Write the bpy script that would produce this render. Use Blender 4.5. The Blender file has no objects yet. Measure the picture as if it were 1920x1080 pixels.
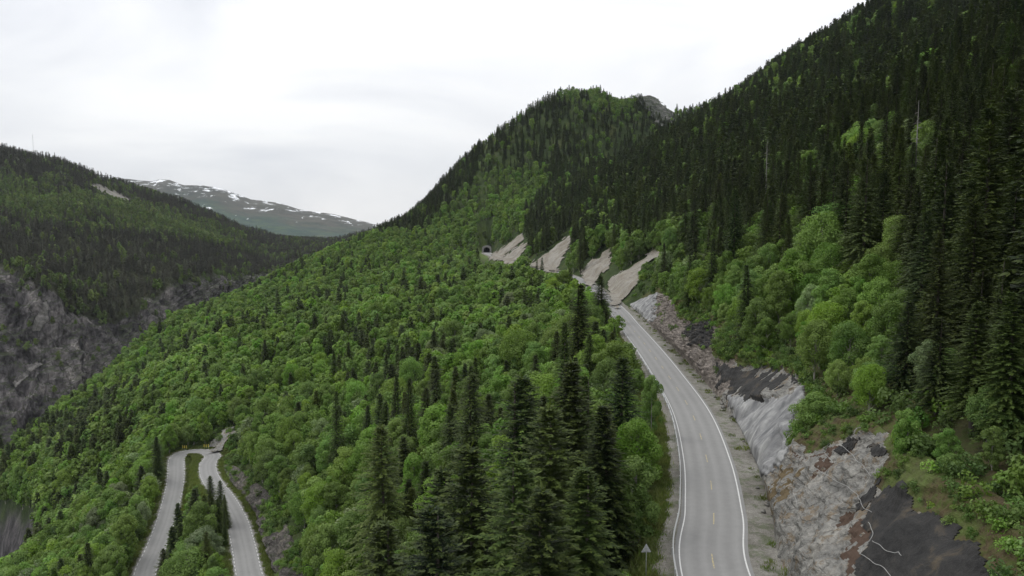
import bpy, math, random
import numpy as np
from mathutils import Vector

random.seed(7)
rng = np.random.default_rng(11)
SC = bpy.context.scene
COL = SC.collection

# ------------------------------------------------------------------ camera, sky, sun, exposure
F = 1400.0                      # focal length in pixels of the 1920 px wide photograph
PITCH = math.radians(5.3)
CAMZ = 31.0
cam_d = bpy.data.cameras.new('camera')
cam = bpy.data.objects.new('camera', cam_d)
COL.objects.link(cam)
cam.location = (0, 0, CAMZ)
cam.rotation_euler = (math.radians(90) - PITCH, 0, 0)
cam_d.sensor_width = 36.0
cam_d.lens = 36.0 * F / 1920.0
cam_d.clip_start = 0.5
cam_d.clip_end = 60000
SC.camera = cam

SUN_EL, SUN_AZ = math.radians(52), math.radians(-70)
world = bpy.data.worlds.new("World")
SC.world = world
world.use_nodes = True
wn, wl = world.node_tree.nodes, world.node_tree.links
wn.clear()
w_out = wn.new('ShaderNodeOutputWorld')
w_bg = wn.new('ShaderNodeBackground'); w_bg.inputs['Strength'].default_value = 0.1
w_sky = wn.new('ShaderNodeTexSky'); w_sky.sky_type = 'NISHITA'; w_sky.sun_disc = False
w_sky.sun_elevation = SUN_EL; w_sky.sun_rotation = SUN_AZ
w_bg2 = wn.new('ShaderNodeBackground'); w_bg2.inputs['Strength'].default_value = 1.0
w_mix = wn.new('ShaderNodeMixShader'); w_mix.inputs[0].default_value = 0.93
w_tc = wn.new('ShaderNodeTexCoord')
w_sep = wn.new('ShaderNodeSeparateXYZ')
w_map = wn.new('ShaderNodeMapping'); w_map.inputs['Scale'].default_value = (1.0, 1.0, 3.2)
w_n = wn.new('ShaderNodeTexNoise'); w_n.inputs['Scale'].default_value = 2.1; w_n.inputs['Detail'].default_value = 5; w_n.inputs['Roughness'].default_value = 0.5
w_n.inputs['Distortion'].default_value = 0.5
w_r = wn.new('ShaderNodeValToRGB')
w_r.color_ramp.elements[0].position = 0.30; w_r.color_ramp.elements[0].color = (0.69, 0.71, 0.76, 1)
w_r.color_ramp.elements[1].position = 0.62; w_r.color_ramp.elements[1].color = (1.0, 1.0, 1.0, 1)
w_m1 = wn.new('ShaderNodeMath'); w_m1.operation = 'MAXIMUM'; w_m1.inputs[1].default_value = 0.0
w_m2 = wn.new('ShaderNodeMath'); w_m2.operation = 'MULTIPLY_ADD'; w_m2.inputs[1].default_value = 1.0; w_m2.inputs[2].default_value = 0.97
w_mul = wn.new('ShaderNodeVectorMath'); w_mul.operation = 'SCALE'
wl.new(w_tc.outputs['Generated'], w_map.inputs[0]); wl.new(w_map.outputs[0], w_n.inputs['Vector'])
wl.new(w_n.outputs['Fac'], w_r.inputs[0]); wl.new(w_tc.outputs['Generated'], w_sep.inputs[0])
wl.new(w_sep.outputs['Z'], w_m1.inputs[0]); wl.new(w_m1.outputs[0], w_m2.inputs[0])
wl.new(w_r.outputs[0], w_mul.inputs[0]); wl.new(w_m2.outputs[0], w_mul.inputs['Scale'])
wl.new(w_mul.outputs[0], w_bg2.inputs['Color'])
wl.new(w_sky.outputs[0], w_bg.inputs['Color'])
wl.new(w_bg.outputs[0], w_mix.inputs[1]); wl.new(w_bg2.outputs[0], w_mix.inputs[2])
wl.new(w_mix.outputs[0], w_out.inputs['Surface'])

sun_d = bpy.data.lights.new('sun', 'SUN')
sun_d.energy = 0.9; sun_d.angle = math.radians(25); sun_d.color = (1.0, 0.97, 0.92)
sun = bpy.data.objects.new('sun', sun_d)
COL.objects.link(sun)
sdir = Vector((math.sin(-SUN_AZ) * math.cos(SUN_EL) * -1, math.cos(SUN_AZ) * math.cos(SUN_EL), math.sin(SUN_EL)))
sun.rotation_euler = sdir.to_track_quat('Z', 'Y').to_euler()

SC.view_settings.view_transform = 'Standard'
SC.view_settings.look = 'None'
SC.view_settings.exposure = 0.0
SC.view_settings.gamma = 1.0
SC.render.engine = 'CYCLES'
SC.cycles.max_bounces = 5
SC.cycles.diffuse_bounces = 2
SC.cycles.glossy_bounces = 1
SC.cycles.transmission_bounces = 2
SC.cycles.transparent_max_bounces = 4
SC.cycles.volume_bounces = 0

# ------------------------------------------------------------------ projection helpers
SP, CP = math.sin(PITCH), math.cos(PITCH)

def W(px, py, t, dz=0.0):
    """world point seen at a pixel of the photograph at axial depth t"""
    v = (540 - py) / F
    return ((px - 960) / F * t, t * (CP + v * SP), CAMZ + t * (v * CP - SP) + dz)

def WZ(px, py, z):
    v = (540 - py) / F
    return W(px, py, (z - CAMZ) / (v * CP - SP))

def proj(x, y, z):
    dz = z - CAMZ
    t = y * CP - dz * SP
    v = (y * SP + dz * CP)
    t = np.maximum(t, 0.5)
    return 960 + F * x / t, 540 - F * v / t, t

def inpoly(px, py, poly):
    px = np.asarray(px, float); py = np.asarray(py, float)
    ins = np.zeros(px.shape, bool)
    n = len(poly)
    for i in range(n):
        x1, y1 = poly[i]; x2, y2 = poly[(i + 1) % n]
        c = ((y1 > py) != (y2 > py)) & (px < (x2 - x1) * (py - y1) / (y2 - y1 + 1e-9) + x1)
        ins ^= c
    return ins

def sstep(a, b, x):
    k = np.clip((x - a) / (b - a), 0, 1)
    return k * k * (3 - 2 * k)

# value noise, vectorised
def _h(ix, iy, iz):
    n = (ix.astype(np.int64) * 374761393 + iy.astype(np.int64) * 668265263 + iz.astype(np.int64) * 2147483647 * 13) & 0xffffffff
    n = ((n ^ (n >> 13)) * 1274126177) & 0xffffffff
    n = (n ^ (n >> 16)) & 0xffffffff
    n = (n * 2246822519) & 0xffffffff
    return ((n ^ (n >> 15)) & 0xffffff) / float(0xffffff) * 2 - 1

def vnoise(x, y, z=0.0):
    x = np.asarray(x, float); y = np.asarray(y, float); z = np.asarray(z, float) + np.zeros_like(x)
    ix, iy, iz = np.floor(x), np.floor(y), np.floor(z)
    fx, fy, fz = x - ix, y - iy, z - iz
    fx, fy, fz = [f * f * (3 - 2 * f) for f in (fx, fy, fz)]
    r = 0
    for a in (0, 1):
        for b in (0, 1):
            for c in (0, 1):
                w = (fx if a else 1 - fx) * (fy if b else 1 - fy) * (fz if c else 1 - fz)
                r = r + w * _h(ix + a, iy + b, iz + c)
    return r

def fbm(x, y, z=0.0, octv=4, g=0.5):
    r, a, s = 0, 1.0, 1.0
    for k in range(octv):
        r = r + a * vnoise(x * s + 17.3 * k, y * s + 5.1 * k, np.asarray(z) * s + 3.7 * k)
        a *= g; s *= 2.03
    return r

def ridged(x, y, z=0.0, octv=4):
    r, a, s = 0, 1.0, 1.0
    for k in range(octv):
        r = r + a * (1 - 2 * np.abs(vnoise(x * s + 9.3 * k, y * s + 2.1 * k, np.asarray(z) * s + 1.7 * k)))
        a *= 0.5; s *= 2.1
    return r

def catmull(pts, step):
    P = np.array(pts, float)
    P = np.vstack([2 * P[0] - P[1], P, 2 * P[-1] - P[-2]])
    out = []
    for i in range(1, len(P) - 2):
        n = max(2, int(np.linalg.norm(P[i + 1] - P[i]) / step))
        for k in range(n):
            u = k / n
            out.append(0.5 * ((2 * P[i]) + (-P[i - 1] + P[i + 1]) * u + (2 * P[i - 1] - 5 * P[i] + 4 * P[i + 1] - P[i + 2]) * u * u
                              + (-P[i - 1] + 3 * P[i] - 3 * P[i + 1] + P[i + 2]) * u ** 3))
    out.append(P[-2])
    out = np.array(out)
    # smooth and resample evenly
    d = np.r_[0, np.cumsum(np.linalg.norm(np.diff(out, axis=0), axis=1))]
    s = np.arange(0, d[-1], step)
    return np.stack([np.interp(s, d, out[:, k]) for k in range(3)], 1)

# ------------------------------------------------------------------ mesh helpers
def mesh_np(name, V, Fc, mats=(), midx=None, smooth=False, attrs=None):
    """V (n,3), Fc (m,4) or (m,3) index array"""
    V = np.ascontiguousarray(V, np.float32); Fc = np.ascontiguousarray(Fc, np.int32)
    me = bpy.data.meshes.new(name)
    k = Fc.shape[1]
    me.vertices.add(len(V)); me.vertices.foreach_set('co', V.ravel())
    me.loops.add(Fc.size); me.loops.foreach_set('vertex_index', Fc.ravel())
    me.polygons.add(len(Fc))
    me.polygons.foreach_set('loop_start', np.arange(0, Fc.size, k, dtype=np.int32))
    me.polygons.foreach_set('loop_total', np.full(len(Fc), k, np.int32))
    if midx is not None:
        me.polygons.foreach_set('material_index', np.ascontiguousarray(midx, np.int32))
    me.polygons.foreach_set('use_smooth', np.full(len(Fc), bool(smooth)))
    for m in mats:
        me.materials.append(m)
    for an, av in (attrs or {}).items():
        a = me.attributes.new(an, 'FLOAT', 'POINT')
        a.data.foreach_set('value', np.ascontiguousarray(av, np.float32))
    me.update(calc_edges=True)
    return me

def link(name, me, parent=None):
    o = bpy.data.objects.new(name, me)
    COL.objects.link(o)
    if parent is not None:
        o.parent = parent
    return o

def tag(o, label=None, cat=None, group=None, kind=None):
    if label: o['label'] = label
    if cat: o['category'] = cat
    if group: o['group'] = group
    if kind: o['kind'] = kind
    return o

def empty(name, loc, rz=0.0):
    o = bpy.data.objects.new(name, None)
    COL.objects.link(o)
    o.location = loc; o.rotation_euler = (0, 0, rz)
    o.empty_display_size = 0.5
    return o

def gridfaces(nr, nc):
    i = np.arange(nr - 1)[:, None] * nc + np.arange(nc - 1)[None, :]
    return np.stack([i, i + 1, i + nc + 1, i + nc], -1).reshape(-1, 4)

class MB:
    """collects simple solids into one mesh"""
    def __init__(self): self.v = []; self.f = []
    def add(self, vs, fs):
        b = len(self.v); self.v += [tuple(p) for p in vs]; self.f += [tuple(i + b for i in f) for f in fs]
    def box(self, cx, cy, cz, sx, sy, sz):
        v = [(cx + a * sx / 2, cy + b * sy / 2, cz + c * sz / 2) for a in (-1, 1) for b in (-1, 1) for c in (-1, 1)]
        self.add(v, [(0, 1, 3, 2), (4, 6, 7, 5), (0, 4, 5, 1), (2, 3, 7, 6), (0, 2, 6, 4), (1, 5, 7, 3)])
    def tube(self, pts, rad, n=6, cap=True):
        P = [Vector(p) for p in pts]
        if not hasattr(rad, '__len__'): rad = [rad] * len(P)
        vs, fs = [], []
        for i, p in enumerate(P):
            d = (P[min(i + 1, len(P) - 1)] - P[max(i - 1, 0)])
            if d.length < 1e-6: d = Vector((0, 0, 1))
            d.normalize()
            a = d.cross(Vector((0.3, 0.9, 0.1))) if abs(d.z) > 0.8 else d.cross(Vector((0, 0, 1)))
            a.normalize(); b = d.cross(a)
            for k in range(n):
                th = 2 * math.pi * k / n
                vs.append(p + rad[i] * (math.cos(th) * a + math.sin(th) * b))
        for i in range(len(P) - 1):
            for k in range(n):
                fs.append((i * n + k, i * n + (k + 1) % n, (i + 1) * n + (k + 1) % n, (i + 1) * n + k))
        if cap:
            fs.append(tuple(range(n - 1, -1, -1))); fs.append(tuple((len(P) - 1) * n + k for k in range(n)))
        self.add(vs, fs)
    def mesh(self, name, mat, smooth=False):
        me = bpy.data.meshes.new(name)
        me.from_pydata([tuple(p) for p in self.v], [], self.f)
        me.materials.append(mat)
        if smooth: me.polygons.foreach_set('use_smooth', [True] * len(me.polygons))
        me.update(); return me
    def build(self, name, mat, parent=None, smooth=False):
        return link(name, self.mesh(name, mat, smooth), parent)

# ------------------------------------------------------------------ materials
def newmat(name):
    m = bpy.data.materials.new(name); m.use_nodes = True
    nt = m.node_tree; nt.nodes.clear()
    out = nt.nodes.new('ShaderNodeOutputMaterial')
    return m, nt, out

class NB:
    """tiny node builder"""
    def __init__(self, nt): self.nt = nt
    def n(self, typ, **kw):
        nd = self.nt.nodes.new(typ)
        for k, v in kw.items():
            if k.startswith('i_'):
                nd.inputs[k[2:].replace('_', ' ')].default_value = v
            else: setattr(nd, k, v)
        return nd
    def l(self, a, b): self.nt.links.new(a, b)
    def noise(self, scale, detail=4, rough=0.55, vec=None, dist=0.0):
        nd = self.n('ShaderNodeTexNoise'); nd.inputs['Scale'].default_value = scale
        nd.inputs['Detail'].default_value = detail; nd.inputs['Roughness'].default_value = rough
        nd.inputs['Distortion'].default_value = dist
        if vec is not None: self.l(vec, nd.inputs['Vector'])
        return nd.outputs['Fac']
    def ramp(self, fac, stops):
        nd = self.n('ShaderNodeValToRGB'); cr = nd.color_ramp
        while len(cr.elements) < len(stops): cr.elements.new(0.5)
        for e, (p, c) in zip(cr.elements, stops):
            e.position = p; e.color = (*c, 1) if len(c) == 3 else c
        self.l(fac, nd.inputs[0]); return nd.outputs[0]
    def mix(self, a, b, fac, blend='MIX'):
        nd = self.n('ShaderNodeMix', data_type='RGBA', blend_type=blend)
        for sock, v in ((nd.inputs[0], fac), (nd.inputs[6], a), (nd.inputs[7], b)):
            if isinstance(v, (int, float)): sock.default_value = v
            elif isinstance(v, (tuple, list)): sock.default_value = (*v, 1) if len(v) == 3 else v
            else: self.l(v, sock)
        return nd.outputs[2]
    def math(self, op, a, b=0.0, c=None, clamp=False):
        nd = self.n('ShaderNodeMath', operation=op, use_clamp=clamp)
        for i, v in enumerate((a, b, c)):
            if v is None: continue
            if isinstance(v, (int, float)): nd.inputs[i].default_value = v
            else: self.l(v, nd.inputs[i])
        return nd.outputs[0]
    def pos(self): return self.n('ShaderNodeNewGeometry').outputs['Position']
    def attr(self, name): 
        nd = self.n('ShaderNodeAttribute', attribute_name=name); return nd.outputs['Fac']
    def stretch(self, vec, s, rot=(0, 0, 0)):
        nd = self.n('ShaderNodeMapping'); nd.inputs['Scale'].default_value = s; nd.inputs['Rotation'].default_value = rot
        self.l(vec, nd.inputs[0]); return nd.outputs[0]
    def bump(self, h, strength=0.5, dist=0.1):
        nd = self.n('ShaderNodeBump'); nd.inputs['Strength'].default_value = strength; nd.inputs['Distance'].default_value = dist
        self.l(h, nd.inputs['Height']); return nd.outputs[0]
    def bsdf(self, color, rough=0.9, normal=None, spec=0.25, metal=0.0):
        nd = self.n('ShaderNodeBsdfPrincipled')
        if isinstance(color, (tuple, list)): nd.inputs['Base Color'].default_value = (*color, 1)
        else: self.l(color, nd.inputs['Base Color'])
        if isinstance(rough, (int, float)): nd.inputs['Roughness'].default_value = rough
        else: self.l(rough, nd.inputs['Roughness'])
        nd.inputs['Specular IOR Level'].default_value = spec; nd.inputs['Metallic'].default_value = metal
        if normal is not None: self.l(normal, nd.inputs['Normal'])
        return nd.outputs[0]

def simple_mat(name, col, rough=0.7, spec=0.3, metal=0.0, var=0.15, scale=3.0):
    m, nt, out = newmat(name); b = NB(nt)
    n = b.noise(scale, 4, 0.6, b.pos())
    c = b.mix(tuple(x * (1 - var) for x in col), tuple(min(1, x * (1 + var)) for x in col), n)
    b.l(b.bsdf(c, rough, None, spec, metal), out.inputs[0]); return m

def foliage_mat(name, ca, cb, ctip, transl=0.25, rough=0.65, patch=0.0):
    m, nt, out = newmat(name); b = NB(nt)
    oi = b.n('ShaderNodeObjectInfo')
    rnd = oi.outputs['Random']
    base = b.mix(ca, cb, rnd)
    # a second independent random value for yellow / blue drift
    r2 = b.math('FRACT', b.math('MULTIPLY', rnd, 37.37))
    hs = b.n('ShaderNodeHueSaturation')
    b.l(b.math('MULTIPLY_ADD', r2, 0.045, 0.4775), hs.inputs['Hue'])
    b.l(b.math('MULTIPLY_ADD', b.math('FRACT', b.math('MULTIPLY', rnd, 91.7)), 0.30, 0.86), hs.inputs['Saturation'])
    b.l(b.math('MULTIPLY_ADD', b.math('FRACT', b.math('MULTIPLY', rnd, 53.1)), 0.95, 0.58), hs.inputs['Value'])
    b.l(base, hs.inputs['Color'])
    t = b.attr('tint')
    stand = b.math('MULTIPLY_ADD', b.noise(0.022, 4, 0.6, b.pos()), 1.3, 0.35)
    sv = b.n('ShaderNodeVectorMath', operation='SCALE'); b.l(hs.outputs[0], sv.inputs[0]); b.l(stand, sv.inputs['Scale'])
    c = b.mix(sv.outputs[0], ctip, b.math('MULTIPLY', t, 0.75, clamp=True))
    if patch:
        pn = b.noise(0.012, 3, 0.5, b.pos())
        c = b.mix(c, b.mix(c, (0.75, 0.9, 1.05), 1.0, 'MULTIPLY'), b.math('MULTIPLY', pn, patch))
    p = b.bsdf(c, rough, None, 0.2)
    tr = b.n('ShaderNodeBsdfTranslucent'); b.l(b.mix(c, (1.2, 1.3, 0.5), 1.0, 'MULTIPLY'), tr.inputs[0])
    mx = b.n('ShaderNodeMixShader'); mx.inputs[0].default_value = transl
    b.l(p, mx.inputs[1]); b.l(tr.outputs[0], mx.inputs[2]); b.l(mx.outputs[0], out.inputs[0])
    return m

M = {}
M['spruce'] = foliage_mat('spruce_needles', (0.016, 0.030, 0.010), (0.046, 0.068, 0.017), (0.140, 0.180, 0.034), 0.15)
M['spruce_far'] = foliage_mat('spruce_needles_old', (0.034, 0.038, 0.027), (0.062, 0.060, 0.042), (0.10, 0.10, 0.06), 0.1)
M['leaf'] = foliage_mat('birch_leaves', (0.070, 0.138, 0.024), (0.132, 0.218, 0.042), (0.22, 0.31, 0.09), 0.30)
M['leaf_pale'] = foliage_mat('willow_leaves', (0.12, 0.17, 0.07), (0.17, 0.22, 0.10), (0.26, 0.31, 0.18), 0.25)
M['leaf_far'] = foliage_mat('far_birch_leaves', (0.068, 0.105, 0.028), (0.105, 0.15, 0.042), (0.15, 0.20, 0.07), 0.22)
M['bark'] = simple_mat('spruce_bark', (0.085, 0.075, 0.065), 0.95, 0.1, var=0.4, scale=6)
M['bark_birch'] = simple_mat('birch_bark', (0.30, 0.28, 0.25), 0.9, 0.15, var=0.45, scale=5)
M['dead'] = simple_mat('dead_wood', (0.24, 0.23, 0.215), 0.9, 0.15, var=0.2, scale=6)
M['steel'] = simple_mat('galvanised_steel', (0.52, 0.53, 0.53), 0.45, 0.5, metal=0.5, var=0.12, scale=4)
M['sign_back'] = simple_mat('grey_sign_back', (0.48, 0.49, 0.50), 0.5, 0.4, metal=0.3, var=0.08)
M['concrete'] = simple_mat('concrete', (0.20, 0.195, 0.185), 0.9, 0.2, var=0.25, scale=0.8)
M['dark'] = simple_mat('tunnel_rock', (0.02, 0.02, 0.02), 0.95, 0.1)  # darkness inside the bore, put into the colour as near black
M['yellow'] = simple_mat('yellow_paint', (0.75, 0.62, 0.10), 0.6, 0.3, var=0.05)
M['black'] = simple_mat('black_paint', (0.02, 0.02, 0.02), 0.6, 0.3)
M['cable'] = simple_mat('wire_rope', (0.30, 0.30, 0.29), 0.6, 0.3, var=0.25)

def rock_mat(name, ca, cb, cc, scale=0.5, bump=0.8, bd=0.4, strata=0.0, lichen=None):
    m, nt, out = newmat(name); b = NB(nt)
    p = b.pos()
    n1 = b.noise(scale, 9, 0.68, p, 0.5)
    ps = b.stretch(p, (1.0, 0.75, 1.7), (0.5, 0.35, 0.3))
    n2 = b.noise(scale * 3.2, 8, 0.78, ps, 0.3)
    wv = b.n('ShaderNodeVectorMath', operation='ADD')
    nn = b.n('ShaderNodeTexNoise'); nn.inputs['Scale'].default_value = scale * 2; nn.inputs['Detail'].default_value = 5; b.l(ps, nn.inputs['Vector'])
    sc = b.n('ShaderNodeVectorMath', operation='SCALE'); sc.inputs['Scale'].default_value = 0.9 / scale; b.l(nn.outputs['Color'], sc.inputs[0])
    b.l(ps, wv.inputs[0]); b.l(sc.outputs[0], wv.inputs[1])
    vo = b.n('ShaderNodeTexVoronoi', feature='DISTANCE_TO_EDGE'); vo.inputs['Scale'].default_value = scale * 1.5; b.l(wv.outputs[0], vo.inputs['Vector'])
    c = b.ramp(n1, [(0.34, ca), (0.50, cb), (0.66, cc)])
    c = b.mix(c, b.ramp(n2, [(0.36, (0.45, 0.44, 0.43)), (0.50, (0.95, 0.95, 0.95)), (0.68, (1.18, 1.17, 1.14))]), 0.75, 'MULTIPLY')
    c = b.mix(c, b.ramp(vo.outputs['Distance'], [(0.0, (0.45, 0.44, 0.43)), (0.06, (1, 1, 1))]), 0.55, 'MULTIPLY')
    if lichen:
        n3 = b.noise(scale * 1.6, 7, 0.75, p)
        msk = b.ramp(n3, [(0.54, (0, 0, 0)), (0.60, (1, 1, 1))])
        c = b.mix(c, lichen, b.math('MULTIPLY', msk, 0.65))
    h = b.math('ADD', b.math('ADD', n2, b.math('MULTIPLY', n1, 1.5)), b.math('MINIMUM', b.math('MULTIPLY', vo.outputs['Distance'], 4.0), 0.5))
    b.l(b.bsdf(c, 0.92, b.bump(h, bump, bd), 0.2), out.inputs[0]); return m

M['rock_grey'] = rock_mat('grey_rock', (0.145, 0.143, 0.134), (0.228, 0.224, 0.208), (0.33, 0.318, 0.288), 0.40, 0.8, 0.35, lichen=(0.18, 0.13, 0.075))
M['rock_warm'] = rock_mat('pinkish_rock', (0.14, 0.125, 0.115), (0.24, 0.21, 0.185), (0.37, 0.325, 0.285), 0.7, 0.9, 0.4)
M['cliff'] = rock_mat('dark_cliff_rock', (0.040, 0.040, 0.045), (0.085, 0.082, 0.088), (0.17, 0.16, 0.16), 0.03, 1.0, 6.0)
M['rock_low'] = rock_mat('brown_grey_rock', (0.07, 0.065, 0.06), (0.13, 0.12, 0.11), (0.23, 0.205, 0.175), 0.3, 1.0, 0.8, lichen=(0.05, 0.075, 0.025))
M['rock_knoll'] = rock_mat('knoll_rock', (0.05, 0.06, 0.04), (0.12, 0.125, 0.11), (0.24, 0.24, 0.22), 0.07, 1.0, 3.0, lichen=(0.05, 0.075, 0.025))

def net_mat():
    m, nt, out = newmat('black_netting'); b = NB(nt)
    p = b.pos()
    n1 = b.noise(0.5, 6, 0.65, p, 0.4); n2 = b.noise(14, 3, 0.7, p)
    c = b.ramp(n1, [(0.35, (0.012, 0.012, 0.012)), (0.55, (0.026, 0.025, 0.024)), (0.70, (0.075, 0.06, 0.04))])
    c = b.mix(c, (0.11, 0.105, 0.10), b.math('MULTIPLY', b.ramp(n2, [(0.5, (0, 0, 0)), (0.7, (1, 1, 1))]), 0.25))
    b.l(b.bsdf(c, 0.8, b.bump(b.math('ADD', n1, b.math('MULTIPLY', n2, 0.1)), 0.7, 0.5), 0.25), out.inputs[0]); return m
M['net'] = net_mat()

def shot_mat():
    m, nt, out = newmat('sprayed_concrete'); b = NB(nt)
    p = b.pos()
    ps = b.stretch(p, (1, 1, 0.3), (0.3, 0, 0))
    n1 = b.noise(0.6, 6, 0.6, ps, 0.5); n2 = b.noise(5, 4, 0.6, p)
    c = b.ramp(n1, [(0.32, (0.12, 0.122, 0.125)), (0.5, (0.21, 0.21, 0.21)), (0.68, (0.34, 0.34, 0.33))])
    c = b.mix(c, (0.9, 0.9, 0.9), b.math('MULTIPLY', n2, 0.3), 'MULTIPLY')
    b.l(b.bsdf(c, 0.9, b.bump(n1, 0.7, 0.6), 0.2), out.inputs[0]); return m
M['shot'] = shot_mat()

def gravel_mat(name, ca, cb, sc=1.5, green=0.0):
    m, nt, out = newmat(name); b = NB(nt)
    p = b.pos()
    n1 = b.noise(0.12, 6, 0.6, p, 0.3); n2 = b.noise(sc, 6, 0.75, p); n3 = b.noise(sc * 8, 3, 0.7, p)
    c = b.mix(ca, cb, b.ramp(n1, [(0.35, (0, 0, 0)), (0.65, (1, 1, 1))]))
    c = b.mix(c, b.ramp(n2, [(0.35, (0.62, 0.61, 0.6)), (0.6, (1.1, 1.1, 1.1))]), 0.8, 'MULTIPLY')
    c = b.mix(c, b.ramp(n3, [(0.35, (0.6, 0.6, 0.6)), (0.65, (1.25, 1.25, 1.25))]), 0.7, 'MULTIPLY')
    if green:
        n4 = b.noise(0.5, 6, 0.7, p)
        c = b.mix(c, (0.06, 0.085, 0.025), b.math('MULTIPLY', b.ramp(n4, [(0.5, (0, 0, 0)), (0.6, (1, 1, 1))]), green))
    b.l(b.bsdf(c, 0.95, b.bump(b.math('ADD', n2, n3), 0.6, 0.15), 0.15), out.inputs[0]); return m
M['scree'] = gravel_mat('scree_gravel', (0.20, 0.175, 0.14), (0.30, 0.285, 0.255), 0.5, 0.15)
M['shoulder'] = gravel_mat('shoulder_gravel', (0.17, 0.16, 0.14), (0.265, 0.255, 0.23), 1.2, 0.5)
M['scree_cliff'] = gravel_mat('cliff_gravel', (0.13, 0.125, 0.12), (0.19, 0.18, 0.17), 0.15)
M['scree_far'] = gravel_mat('pale_gravel', (0.15, 0.145, 0.13), (0.22, 0.21, 0.185), 0.15)

def ground_mat():
    m, nt, out = newmat('forest_floor'); b = NB(nt)
    p = b.pos()
    n1 = b.noise(0.07, 6, 0.6, p); n2 = b.noise(0.9, 6, 0.7, p); n3 = b.noise(6, 3, 0.6, p)
    c = b.ramp(n1, [(0.35, (0.022, 0.034, 0.013)), (0.55, (0.040, 0.060, 0.020)), (0.7, (0.070, 0.075, 0.030))])
    c = b.mix(c, b.ramp(n2, [(0.3, (0.5, 0.5, 0.5)), (0.7, (1.4, 1.4, 1.3))]), 0.8, 'MULTIPLY')
    g = b.ramp(n2, [(0.3, (0.055, 0.085, 0.022)), (0.6, (0.10, 0.14, 0.04)), (0.8, (0.17, 0.17, 0.08))])
    g = b.mix(g, (0.20, 0.18, 0.14), b.math('MULTIPLY', b.ramp(n3, [(0.55, (0, 0, 0)), (0.7, (1, 1, 1))]), 0.4))
    c = b.mix(c, g, b.attr('grass'))
    s = b.ramp(n2, [(0.3, (0.035, 0.03, 0.02)), (0.46, (0.085, 0.068, 0.038)), (0.58, (0.065, 0.08, 0.024)), (0.75, (0.11, 0.12, 0.045))])
    c = b.mix(c, s, b.attr('soil'))
    rk = b.ramp(b.noise(0.16, 9, 0.8, b.stretch(p, (1, 1, 0.5), (0.3, 0.4, 0)), 0.5), [(0.38, (0.03, 0.029, 0.03)), (0.52, (0.075, 0.07, 0.072)), (0.66, (0.16, 0.15, 0.145))])
    c = b.mix(c, rk, b.attr('rock'))
    b.l(b.bsdf(c, 0.95, b.bump(n2, 0.8, 0.5), 0.1), out.inputs[0]); return m
M['ground'] = ground_mat()

def opp_mat():
    m, nt, out = newmat('valley_side'); b = NB(nt)
    p = b.pos()
    geo = b.n('ShaderNodeNewGeometry')
    n1 = b.noise(0.025, 9, 0.66, p, 0.8)
    ps = b.stretch(p, (1.0, 1.0, 0.33), (0.0, 0.6, 0.2))
    n2 = b.noise(0.11, 9, 0.78, ps, 0.5)
    c = b.ramp(n1, [(0.33, (0.08, 0.077, 0.079)), (0.46, (0.155, 0.146, 0.150)), (0.55, (0.26, 0.243, 0.245)), (0.66, (0.44, 0.41, 0.39))])
    c = b.mix(c, b.ramp(n2, [(0.38, (0.25, 0.25, 0.25)), (0.5, (0.85, 0.85, 0.85)), (0.66, (1.6, 1.55, 1.5))]), 0.9, 'MULTIPLY')
    wv = b.n('ShaderNodeVectorMath', operation='ADD'); nn = b.n('ShaderNodeTexNoise'); nn.inputs['Scale'].default_value = 0.05; nn.inputs['Detail'].default_value = 6
    pd = b.stretch(p, (1.0, 1.0, 0.45), (0.0, 0.7, 0.3)); b.l(pd, nn.inputs['Vector'])
    sc = b.n('ShaderNodeVectorMath', operation='SCALE'); sc.inputs['Scale'].default_value = 22.0; b.l(nn.outputs['Color'], sc.inputs[0]); b.l(pd, wv.inputs[0]); b.l(sc.outputs[0], wv.inputs[1])
    vo = b.n('ShaderNodeTexVoronoi', feature='DISTANCE_TO_EDGE'); vo.inputs['Scale'].default_value = 0.085; b.l(wv.outputs[0], vo.inputs['Vector'])
    c = b.mix(c, b.ramp(vo.outputs['Distance'], [(0.0, (0.35, 0.34, 0.35)), (0.10, (1, 1, 1)), (0.5, (1.25, 1.22, 1.2))]), 0.8, 'MULTIPLY')
    f = b.ramp(n1, [(0.35, (0.03, 0.036, 0.02)), (0.6, (0.055, 0.062, 0.03))])
    sx = b.n('ShaderNodeSeparateXYZ'); b.l(geo.outputs['Normal'], sx.inputs[0])
    k = b.math('ADD', b.attr('forest'), b.math('MULTIPLY', b.math('SUBTRACT', n2, 0.5), 0.6))
    k = b.ramp(k, [(0.42, (0, 0, 0)), (0.55, (1, 1, 1))])
    # ledges on the cliff carry moss
    led = b.math('MULTIPLY', b.ramp(sx.outputs['Z'], [(0.62, (0, 0, 0)), (0.78, (1, 1, 1))]), 0.7)
    c = b.mix(c, (0.05, 0.065, 0.028), led)
    c = b.mix(c, f, k)
    b.l(b.bsdf(c, 0.93, b.bump(b.math('ADD', n1, n2), 1.0, 8.0), 0.15), out.inputs[0]); return m
M['opp'] = opp_mat()

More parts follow.
